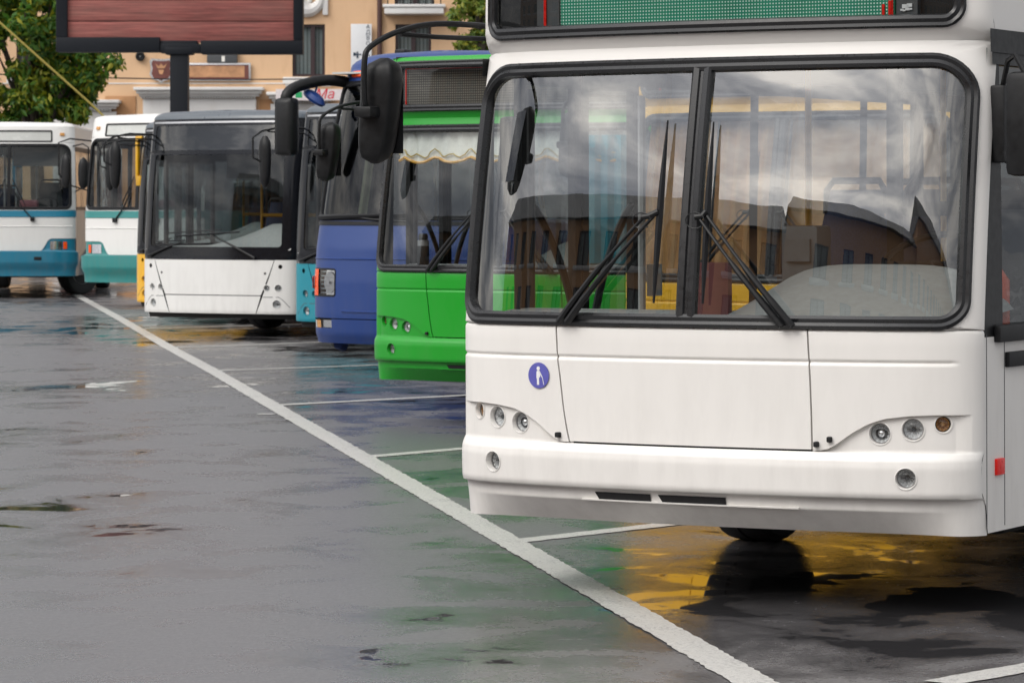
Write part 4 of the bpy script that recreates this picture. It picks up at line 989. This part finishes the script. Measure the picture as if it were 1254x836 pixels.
M_ASPH = asphalt_mat()
m = MB(); m.grid([[(-500 + 100 * i, -300 + 100 * j, 0) for i in range(11)] for j in range(12)])
tag(m.build('asphalt', M_ASPH, smooth=False), kind='structure')
def line_mat():
    b = NT('road_paint'); n1 = b.noise(60, 4, .7); n2 = b.noise(4, 4, .6); n3 = b.noise(170, 2, .6)
    wear = b.math('ADD', b.math('MULTIPLY', n1, .5), b.math('ADD', b.math('MULTIPLY', n2, .3), b.math('MULTIPLY', n3, .2)))
    f = b.mapr(wear, .50, .64, 0, .85)
    col = b.mix(f, b.ramp(n2, [(.3, (.50, .49, .46)), (.7, (.66, .65, .62))]), (.075, .073, .072))
    b.princ(col, b.mapr(n1, .3, .7, .25, .45), normal=b.bump(n1, .15, .004)); return b.m
M_LINE = line_mat()
def ground_line(P, wd, name='parking_line', jit=.007, z=.004):
    """worn paint stripe along points"""
    P = [Vector(p) for p in P]; rows = []
    for a, c in zip(P, P[1:]):
        n = max(2, int((c - a).length / .045))
        for k in range(n + (1 if c is P[-1] else 0)):
            q = a.lerp(c, k / n); t = (c - a).normalized(); nn = Vector((-t.y, t.x, 0))
            rows.append([Vector((*(q + nn * (-wd / 2 + random.uniform(-jit, jit))).xy, z)), Vector((*q.xy, z + .0015)), Vector((*(q + nn * (wd / 2 + random.uniform(-jit, jit))).xy, z))])
    m = MB(); m.grid(rows); return tag(m.build(name, M_LINE, None, False), kind='structure')
mainp = [ground_at(*p) for p in ((1010, 884), (905, 825), (760, 741), (625, 664), (470, 575), (338, 499), (262, 455), (208, 426), (150, 392), (88, 358))]
mainp.insert(0, mainp[0] + (mainp[0] - mainp[1]).normalized() * 6)
ground_line(mainp, .165, 'aisle_line')
for (p, q, ext) in (((1150, 836.5), (1254, 818), 6), ((631, 663), (857, 637.5), 7), ((449, 559.5), (578, 548.5), 8), ((337, 496.3), (500, 487.7), 9), ((261, 454.2), (470, 446.8), 6), ((208, 426), (392, 419.2), 5), ((166, 403), (360, 397.2), 6), ((145, 386), (330, 381), 5)):
    a, c = ground_at(*p), ground_at(*q); d = (c - a).normalized()
    ground_line([a, c, c + d * ext], .15, 'bay_line', .006)
ground_line([ground_at(316, 507), ground_at(336, 507.3)], .11, 'bay_line', .006)

# ================================================================== background building
ZB = 118.0; SB = ZB / FPX
def bx_(px): return (px - CXP) * SB
def bz_(py): return CH + (HYP - py) * SB
def stucco(name, c):
    b = NT(name); n1 = b.noise(.5, 5, .6); n2 = b.noise(3, 4, .6, (1, 1, .25)); n3 = b.noise(40, 3)
    col = b.mix(b.mapr(n1, .35, .7, 0, .35), c, tuple(v * .8 for v in c)); col = b.mix(b.mapr(n2, .5, .75, 0, .3), col, (c[0] * .7, c[1] * .62, c[2] * .55))
    b.princ(col, .85, normal=b.bump(n3, .2)); return b.m
M_PEACH = stucco('peach_stucco', (.72, .475, .285)); M_PEACH2 = stucco('deep_peach_stucco', (.50, .27, .13)); M_STUC = stucco('white_stucco', (.74, .73, .71))
M_WFR = plain('window_frame_maroon', (.035, .018, .02), .4); M_PIPE = plain('downpipe_brown', (.07, .03, .025), .45)
def blind_mat():
    b = NT('vertical_blind'); c = b.n('ShaderNodeTexCoord'); s_ = b.n('ShaderNodeSeparateXYZ'); b.l(c.outputs['Object'], s_.inputs[0])
    f = b.math('FRACT', b.math('MULTIPLY', s_.outputs['X'], 7.5)); col = b.ramp(f, [(.0, (.06, .07, .07)), (.3, (.40, .43, .42)), (.8, (.50, .52, .50)), (1, (.2, .22, .22))])
    b.princ(col, .7); return b.m
M_BLIND = blind_mat()
G_BLD = glass('window_glass', (.6, .64, .65), 1.5, 0, 1, .1)
bld = tag(empty('building', (0, ZB, 0)), 'peach stucco building with white window sills behind the parked buses', 'building')
def wall_holes(m, x0, x1, z0, z1, rects, y=0, depth=.22):
    xs = sorted({x0, x1} | {v for r in rects for v in r[:2]}); zs = sorted({z0, z1} | {v for r in rects for v in r[2:]})
    for a, c in zip(xs, xs[1:]):
        for d, e_ in zip(zs, zs[1:]):
            mx_, mz = (a + c) / 2, (d + e_) / 2
            if not any(r[0] < mx_ < r[1] and r[2] < mz < r[3] for r in rects): m.add([(a, y, d), (c, y, d), (c, y, e_), (a, y, e_)], [(0, 1, 2, 3)])
    for r in rects:
        m.add([(r[0], y, r[2]), (r[1], y, r[2]), (r[1], y, r[3]), (r[0], y, r[3]), (r[0], y + depth, r[2]), (r[1], y + depth, r[2]), (r[1], y + depth, r[3]), (r[0], y + depth, r[3])], [(0, 1, 5, 4), (1, 2, 6, 5), (2, 3, 7, 6), (3, 0, 4, 7)])
def window(parent, x0, x1, z0, z1, sill=True, bars=(.5,), frm=None, y=0, sillm=None):
    m = MB(); f = .09
    m.box(x0, x0 + f, y + .1, y + .2, z0, z1); m.box(x1 - f, x1, y + .1, y + .2, z0, z1); m.box(x0 + f, x1 - f, y + .1, y + .2, z0, z0 + f); m.box(x0 + f, x1 - f, y + .1, y + .2, z1 - f, z1)
    for b in bars: xm = x0 + (x1 - x0) * b; m.box(xm - .07, xm + .07, y + .105, y + .195, z0 + f, z1 - f)
    o = m.build('window', frm or M_WFR, parent, smooth=False)
    part('pane', G_BLD, o, lambda q: q.add([(x0 + f, y + .14, z0 + f), (x1 - f, y + .14, z0 + f), (x1 - f, y + .14, z1 - f), (x0 + f, y + .14, z1 - f)], [(0, 1, 2, 3)]))
    part('blind', M_BLIND, o, lambda q: q.box(x0 + f, x1 - f, y + .26, y + .28, z0 + f, z1 - f))
    if sill: part('sill', sillm or M_STUC, o, lambda q: (q.box(x0 - .32, x1 + .30, y - .16, y + .1, z0 - .26, z0 - .02, .03), q.box(x0 - .24, x1 + .22, y - .10, y + .1, z0 - .34, z0 - .26)))
    return o
rects = [(bx_(358), bx_(398), bz_(94), bz_(30)), (bx_(484), bx_(528), bz_(97), bz_(30)), (bx_(484), bx_(532), bz_(8), bz_(-62)), (bx_(260), bx_(300), bz_(-5), bz_(-69)), (bx_(140), bx_(180), bz_(-5), bz_(-69)), 
         (bx_(640), bx_(680), bz_(94), bz_(30)), (bx_(760), bx_(800), bz_(94), bz_(30)), (bx_(880), bx_(920), bz_(94), bz_(30)), (bx_(640), bx_(680), bz_(0), bz_(-62)), (bx_(760), bx_(800), bz_(0), bz_(-62)), (bx_(880), bx_(920), bz_(0), bz_(-62)), (bx_(20), bx_(60), bz_(94), bz_(30)), (bx_(-100), bx_(-60), bz_(94), bz_(30))]
m = MB(); wall_holes(m, bx_(-420), bx_(1500), 0, bz_(-72), rects); m.build('wall', M_PEACH, bld, smooth=False)
m = MB(); m.box(bx_(-420), bx_(1500), .4, 12, 0, bz_(-72)); m.build('building_core', M_DARK, bld, smooth=False)
m = MB(); x0, x1, z = bx_(-430), bx_(1510), bz_(-72); m.add([(x0, -.6, z), (x1, -.6, z), (x1, 12.5, z), (x0, 12.5, z), (x0, 6, z + 1.8), (x1, 6, z + 1.8)], [(0, 1, 5, 4), (2, 3, 4, 5), (0, 4, 3), (1, 2, 5), (0, 3, 2, 1)]); m.build('roof', M_DGREY, bld, smooth=False)
for i, r in enumerate(rects): window(bld, *r, bars=(.62,) if i == 0 else (.5,), sill=i != 2)
# portal with cornice and flanking pieces
def portal(pa, pb, pt, pw):
    o = part('portal', M_STUC, bld, lambda q: (q.box(bx_(pa + pw), bx_(pb - pw), -.25, .1, 0, bz_(pt + 14)), ))
    part('cornice', M_STUC, o, lambda q: (q.box(bx_(pa), bx_(pb), -.75, .1, bz_(pt + 4), bz_(pt), .03), q.box(bx_(pa + 3), bx_(pb - 3), -.6, .1, bz_(pt + 8), bz_(pt + 4), .02), q.box(bx_(pa + 6), bx_(pb - 6), -.45, .1, bz_(pt + 11), bz_(pt + 8))))
    for k in range(int((pb - pa - 16) / 3.2)): part('dentil', M_STUC, o, lambda q: q.box(bx_(pa + 8 + 3.2 * k), bx_(pa + 9.8 + 3.2 * k), -.4, .1, bz_(pt + 13.5), bz_(pt + 11)))
    part('door_leaf', M_PIPE, o, lambda q: q.box(bx_((pa + pb) / 2 - 30), bx_((pa + pb) / 2 + 30), -.3, -.24, 0, 3.2))
portal(166, 324, 107.5, 10); portal(60, 149, 123, 6); portal(328, 412, 113.5, 4)
for pa, pb in ((129, 166), (318, 334)): part('wall_panel', M_PEACH2, bld, lambda q: q.box(bx_(pa), bx_(pb), -.05, .02, 0, bz_(122 if pa > 200 else 118)))
part('string_course', M_STUC, bld, lambda q: q.box(bx_(-420), bx_(460), -.02, .02, bz_(103), bz_(101.6)))
# balcony
bo = part('balcony', M_STUC, bld, lambda q: (q.box(bx_(472), bx_(544), -1.0, .1, bz_(19), bz_(11), .03), q.box(bx_(470), bx_(546), -1.05, .1, bz_(11), bz_(7.5), .02)))
for k in range(8): part('baluster', M_RUB, bo, lambda q: q.tube([(bx_(476 + k * 9.2), -.95, bz_(8)), (bx_(476 + k * 9.2), -.95, bz_(-28))], .022, 6))
part('handrail', M_RUB, bo, lambda q: q.box(bx_(473), bx_(543), -.98, -.92, bz_(-30), bz_(-28)))
# stucco scroll ornament
def scroll(q):
    q.tube([(bx_(378 + 15 * math.cos(a)) , -.06, bz_(-4 + 17 * math.sin(a))) for a in [-.3 + .25 * k for k in range(12)]], [.10 + .02 * k for k in range(12)], 10)
    q.box(bx_(395), bx_(402), -.12, .02, bz_(19), bz_(-30), .05); q.tube([(bx_(372 + 8 * math.cos(a)), -.06, bz_(-2 + 8 * math.sin(a))) for a in [.5 * k for k in range(13)]], .09, 8)
part('ornament', M_STUC, bld, scroll)
part('downpipe', M_PIPE, bld, lambda q: q.tube([(bx_(465), -.12, 0), (bx_(465), -.12, bz_(-70))], .085, 10))
# wall-mounted things
def on_wall(name, label, cat, mat, fn, **k):
    o = part(name, mat, None, fn, **k); o.location = (0, ZB, 0); return tag(o, label, cat)
def text_part(s, size, mat, parent, loc, name='lettering', shear=0, rot=(90, 0, 0)):
    cu = bpy.data.curves.new('txt', 'FONT'); cu.body = s; cu.size = size; cu.extrude = .004; cu.align_x = 'CENTER'; cu.align_y = 'CENTER'; cu.shear = shear; cu.resolution_u = 3
    t = bpy.data.objects.new('txt', cu); COL.objects.link(t); bpy.context.view_layer.update()
    me = bpy.data.meshes.new_from_object(t.evaluated_get(bpy.context.evaluated_depsgraph_get())); bpy.data.objects.remove(t); bpy.data.curves.remove(cu)
    me.materials.clear(); me.materials.append(mat); o = bpy.data.objects.new(name, me); COL.objects.link(o); o.location = loc; o.rotation_euler = [R(v) for v in rot]; o.parent = parent; return o
sg = on_wall('wall_sign', 'tall white lawyer sign with vertical dark lettering on the peach wall', 'sign', plain('sign_white', (.70, .71, .72), .4, var=.03), lambda q: q.box(bx_(430), bx_(455.5), -.22, -.14, bz_(100), bz_(30), .015))
M_INK = plain('sign_ink', (.03, .05, .08), .5); M_INKR = plain('sign_red', (.65, .02, .05), .5); M_INKG = plain('sign_green', (.02, .35, .12), .5)
for k, ch in enumerate('АДВОКАТ'): text_part(ch, .20, M_INK, sg, (bx_(451), -.226, bz_(33.5 + 6.9 * k)))
part('emblem', M_INK, sg, lambda q: (q.box(bx_(433), bx_(436), -.23, -.221, bz_(69), bz_(65)), q.box(bx_(435), bx_(443), -.23, -.221, bz_(68), bz_(66.5)), q.box(bx_(437), bx_(439), -.232, -.222, bz_(72), bz_(64))))
M_BRN = plain('sign_brown', (.14, .045, .035), .45, var=.3, scale=3); M_CHR = plain('sign_rim', (.55, .55, .56), .3, .5); M_TAN = plain('sign_tan', (.46, .24, .12), .5, var=.3, scale=2.5)
shp = [(-.5, .38), (-.42, .5), (-.15, .47), (.15, .47), (.42, .5), (.5, .38), (.44, .1), (.5, -.15), (.38, -.36), (.12, -.42), (0, -.5), (-.12, -.42), (-.38, -.36), (-.5, -.15), (-.44, .1)]
MF = lambda px, py, y: Matrix.Translation((bx_(px), y, bz_(py))) @ Matrix.Rotation(R(90), 4, 'X')
sh = on_wall('shield_sign', 'shield shaped brown sign with pale rim above the white cornice', 'sign', M_CHR, lambda q: q.prism([(u * .80, v * .84) for u, v in shp], MF(198, 87, -.10), .08))
part('shield_face', M_BRN, sh, lambda q: q.prism([(u * .66, v * .70) for u, v in shp], MF(198, 87, -.182), .012))
part('crown_mark', M_TAN, sh, lambda q: (q.prism([(-.2, .22), (-.12, .05), (.12, .05), (.2, .22), (.08, .12), (0, .22), (-.08, .12)], MF(198, 86, -.195), .01), q.prism([(-.1, .0), (.1, .0), (.05, -.15), (-.05, -.15)], MF(198, 86, -.195), .01)))
rs = on_wall('name_board', 'long brown name board with pale rim on the peach wall', 'sign', M_CHR, lambda q: q.box(bx_(226), bx_(307.5), -.16, -.06, bz_(99.5), bz_(77.5), .03))
part('board_face', M_TAN, rs, lambda q: q.box(bx_(228), bx_(305), -.172, -.158, bz_(97), bz_(80)))
part('board_edge', M_BRN, rs, lambda q: (q.box(bx_(228), bx_(305), -.18, -.17, bz_(97), bz_(95)), q.box(bx_(300), bx_(305), -.18, -.17, bz_(95), bz_(80)), q.box(bx_(228), bx_(303), -.18, -.17, bz_(81), bz_(80))))
sb_ = on_wall('shop_banner', 'white shop banner with red and green lettering above the turquoise bus', 'banner', plain('banner_white', (.72, .66, .66), .6), lambda q: q.box(bx_(340), bx_(470), -.95, -.90, bz_(124), bz_(110.5)))
text_part('Ма', .46, M_INKR, sb_, (bx_(399), -.956, bz_(117)), shear=.25)
part('green_patch', M_INKG, sb_, lambda q: q.box(bx_(364), bx_(372), -.958, -.951, bz_(121), bz_(114)))
part('pink_patch', M_INKR, sb_, lambda q: q.box(bx_(350), bx_(360), -.958, -.951, bz_(119), bz_(116)))
for px, py in ((172, 69.5), (264, 71)):
    o = on_wall('loudspeaker', 'round dark loudspeaker on the peach wall beside the ' + ('shield sign' if px < 200 else 'billboard pole, over the name board'), 'loudspeaker', M_RUB, lambda q: q.lathe([(.16, 0), (.16, .1), (.11, .11), (.06, .06), (.0001, .06)], MF(px, py, -.05), 20))
    part('cone', M_STEEL, o, lambda q: q.lathe([(.035, .06), (.02, .09), (.0001, .09)], MF(px, py, -.05), 12))
o = on_wall('equipment_box', 'dark equipment box with a pale label on the peach wall behind the billboard', 'box', M_DGREY, lambda q: q.box(bx_(254), bx_(291), -.2, -.02, bz_(77), bz_(62), .02))
part('box_label', M_CURT, o, lambda q: q.box(bx_(272), bx_(276), -.21, -.2, bz_(76), bz_(69)))
wo = tag(part('overhead_wire', M_RUB, None, lambda q: q.tube([(bx_(-60) + (bx_(640) - bx_(-60)) * k / 20, ZB - .6, bz_(89.5) - .25 * math.sin(math.pi * k / 20)) for k in range(21)], .022, 6)), 'thin dark wire strung along the peach facade', 'wire')

# ------------------------------------------------------------------ billboard
def wood_mat():
    b = NT('red_wood'); n1 = b.noise(2.5, 6, .65, (.35, 1, 7)); n2 = b.noise(1.2, 4, .6, (.8, 1, 2)); n3 = b.noise(6, 5, .7, (.5, 1, 2))
    col = b.ramp(n1, [(.28, (.09, .028, .025)), (.5, (.23, .065, .055)), (.72, (.36, .12, .10))])
    col = b.mix(b.mapr(n2, .4, .7, 0, .45), col, (.20, .10, .08)); col = b.mix(b.mapr(n3, .70, .76, 0, .6), col, (.05, .17, .15))
    b.princ(col, .75, normal=b.bump(n1, .3, .02)); return b.m
M_WOOD = wood_mat(); M_NAVY = plain('board_frame', (.008, .010, .014), .5, var=.15, spec=.2)
ZS = 75.0; SS = ZS / FPX
sx_ = lambda px: (px - CXP) * SS
sz_ = lambda py: CH + (HYP - py) * SS
bb = tag(empty('billboard', (sx_(219), ZS, 0)), 'billboard of weathered red planks in a dark frame on a single pole', 'billboard')
def bpart(name, mat, fn, parent=None, **k):
    m = MB(); fn(m); m.v = [(x - sx_(219), y, z) for x, y, z in m.v]; return m.build(name, mat, parent or bb, **k)
tb, zbz = sz_(-118), sz_(65)
bpart('pole', M_NAVY, lambda q: q.box(sx_(208), sx_(230), .0, .4, 0, sz_(66), .02))
bpart('flange', M_NAVY, lambda q: (q.box(sx_(202), sx_(236), -.06, .46, sz_(67), sz_(58), .03), q.box(sx_(196), sx_(242), -.03, .4, sz_(62), sz_(50), .03)))
for nm, a in (('bottom', (69, 196, 64, 46)), ('bottom2', (246, 371, 66.5, 50)), ('left', (69, 83, 46, -118)), ('right', (359.5, 371, 50, -118)), ('top', (83, 359.5, -104, -118))):
    bpart('frame', M_NAVY, lambda q: q.box(sx_(a[0]), sx_(a[1]), -.08, .42, sz_(a[2]), sz_(a[3]), .02))
bpart('frame', M_NAVY, lambda q: q.box(sx_(196), sx_(246), -.05, .42, sz_(65), sz_(54), .02))
bpart('backing', M_NAVY, lambda q: q.box(sx_(80), sx_(362), .08, .38, sz_(50), sz_(-110)))
yy = 53.0; hts = [27, 26, 24, 27, 25, 28]
for h in hts:
    bpart('plank', M_WOOD, lambda q: q.box(sx_(81), sx_(361), -.0 + random.uniform(0, .012), .08, sz_(yy), sz_(yy - h + .7), .012)); yy -= h

# ------------------------------------------------------------------ trees
def leaf_mat(name, c0, c1, c2):
    b = NT(name); g = b.n('ShaderNodeNewGeometry'); n1 = b.noise(.7, 3, .6)
    col = b.ramp(g.outputs['Random Per Island'], [(0, c0), (.55, c1), (1, c2)]); col = b.mix(b.mapr(n1, .52, .72, 0, .65), col, c2)
    p = b.princ(col, .5); t = b.n('ShaderNodeBsdfTranslucent'); b.l(col, t.inputs[0]); mxs = b.n('ShaderNodeMixShader', {0: .35}); b.l(p.outputs[0], mxs.inputs[1]); b.l(t.outputs[0], mxs.inputs[2]); b.l(mxs.outputs[0], b.o.inputs['Surface']); return b.m
M_LEAF = leaf_mat('leaf_green', (.03, .10, .010), (.075, .19, .016), (.34, .32, .018)); M_LEAF2 = leaf_mat('leaf_light', (.06, .13, .02), (.13, .22, .03), (.34, .32, .03))
def bark_mat():
    b = NT('bark'); n1 = b.noise(4, 6, .7, (3, 3, .6)); b.princ(b.ramp(n1, [(.3, (.03, .024, .018)), (.7, (.10, .08, .06))]), .9, normal=b.bump(n1, .6, .03)); return b.m
M_BARK = bark_mat()
def tree(base, h, crown, nleaf, size, label, mat, seed, group='trees'):
    """crown: list of (dx, dy, z, radius) clumps; leaves fill the outer shells of many small clumps"""
    rnd = random.Random(seed); o = tag(empty('tree', base), label, 'tree', group)
    zc = min(c[2] - c[3] * .5 for c in crown)
    m = MB(); m.tube([(0, 0, 0), (.05, 0, h * .2), (-.05, .05, zc), (0, 0, h * .75)], [h * .028, h * .022, h * .018, h * .006], 12)
    for (dx, dy, z, r) in crown: m.tube([(0, 0, zc * .85), (dx * .5, dy * .5, (zc + z) / 2), (dx, dy, z + r * .3)], [h * .012, h * .008, .02], 8)
    m.build('trunk', M_BARK, o)
    m = MB(); clumps = []
    for (dx, dy, z, r) in crown:
        for k in range(int(16 * r)):
            v = Vector((rnd.gauss(0, 1), rnd.gauss(0, 1), rnd.gauss(0, .9))).normalized() * r * rnd.uniform(.45, 1.0); clumps.append((Vector((dx, dy, z)) + v, rnd.uniform(.22, .5) * (.6 + .25 * r)))
    for k in range(nleaf):
        c, r = clumps[rnd.randrange(len(clumps))]
        v = Vector((rnd.gauss(0, 1), rnd.gauss(0, 1), rnd.gauss(0, .8))).normalized() * r * rnd.uniform(.3, 1.08); p = c + v
        n = (v.normalized() + Vector((rnd.uniform(-1, 1), rnd.uniform(-1, 1), rnd.uniform(-.2, 1)))).normalized(); t = n.orthogonal().normalized(); t = (Matrix.Rotation(rnd.uniform(0, 6.28), 3, n) @ t); b = n.cross(t)
        s_ = size * rnd.uniform(.6, 1.3); m.add([p - t * s_, p - b * s_ * .45 - n * s_ * .15, p + t * s_, p + b * s_ * .45 - n * s_ * .15], [(0, 1, 2, 3)])
    me = bpy.data.meshes.new('crown'); me.from_pydata(m.v, [], m.f); me.materials.append(mat); co = bpy.data.objects.new('crown', me); COL.objects.link(co); co.parent = o
    return o
tz = 92.0
tp = at(45, 252, tz); 
tree((tp.x, tz, 0), 9.0, [(-1.0, 0, 5.3, 1.4), (.6, .3, 5.2, 1.3), (-.3, -.3, 6.6, 1.6), (.4, .4, 7.6, 1.3), (-1.6, .2, 7.6, 1.4), (1.3, -.1, 5.6, .9), (-.5, .1, 4.4, 1.1), (.9, .2, 4.6, .7), (-.6, 0, 8.7, 1.1)], 26000, .125, 'full green tree with yellowing leaves beside the billboard', M_LEAF, 3)
tp = at(574, 252, 108)
tree((tp.x + .35, 108, 0), 11, [(0, 0, 7.7, .9), (.2, 0, 8.6, 1.0), (-.1, 0, 9.6, .9), (.1, .1, 6.7, .8), (.5, 0, 5.6, .8)], 9000, .11, 'slender light green tree beside the balcony', M_LEAF2, 5)
tag(part('stay_cable', plain('cable_yellow', (.35, .28, .06), .5), None, lambda q: q.tube([at(-60, -38, 80), at(0, 28, 80), at(112, 128, 80), at(150, 165, 80)], .028, 6)), 'yellowish cable slanting down across the tree', 'cable')

# ------------------------------------------------------------------ building across the lot, seen mirrored in the windscreens
ob = tag(empty('terrace_house', (-22, -20, 0), (0, 0, R(132))), 'long orange terrace across the lot mirrored in the windscreens', 'building')
M_ORG = stucco('orange_stucco', (.70, .40, .20))
def terrace(x0, x1, hh, ridge, y=0):
    rs_ = []
    for fl in range(4):
        for k in range(int((x1 - x0) / 2.9)):
            x = x0 + .8 + k * 2.9; rs_.append((x, x + 1.3, 1.2 + fl * 3.0, 3.0 + fl * 3.0))
    m = MB(); wall_holes(m, x0, x1, 0, hh, rs_, y); m.build('wall', M_ORG, ob, smooth=False)
    part('wall_core', M_ORG, ob, lambda q: q.box(x0, x1, y + .35, y + 10, 0, hh), smooth=False)
    m = MB(); a, c = x0 - .15, x1 + .15; i_ = .6
    m.add([(a, y - .6, hh), (c, y - .6, hh), (c, y + 10.5, hh), (a, y + 10.5, hh), (a + i_, y + 5, ridge), (c - i_, y + 5, ridge)], [(0, 1, 5, 4), (1, 2, 5), (2, 3, 4, 5), (3, 0, 4), (0, 3, 2, 1)]); m.build('roof', M_DGREY, ob, smooth=False)
    for r in rs_: window(ob, *r, sill=True, y=y)
terrace(-80, -13, 15.2, 18.0, -1.0); terrace(-13.1, 9, 13.6, 15.8); terrace(8.9, 48, 12.6, 15.5, 1.0)
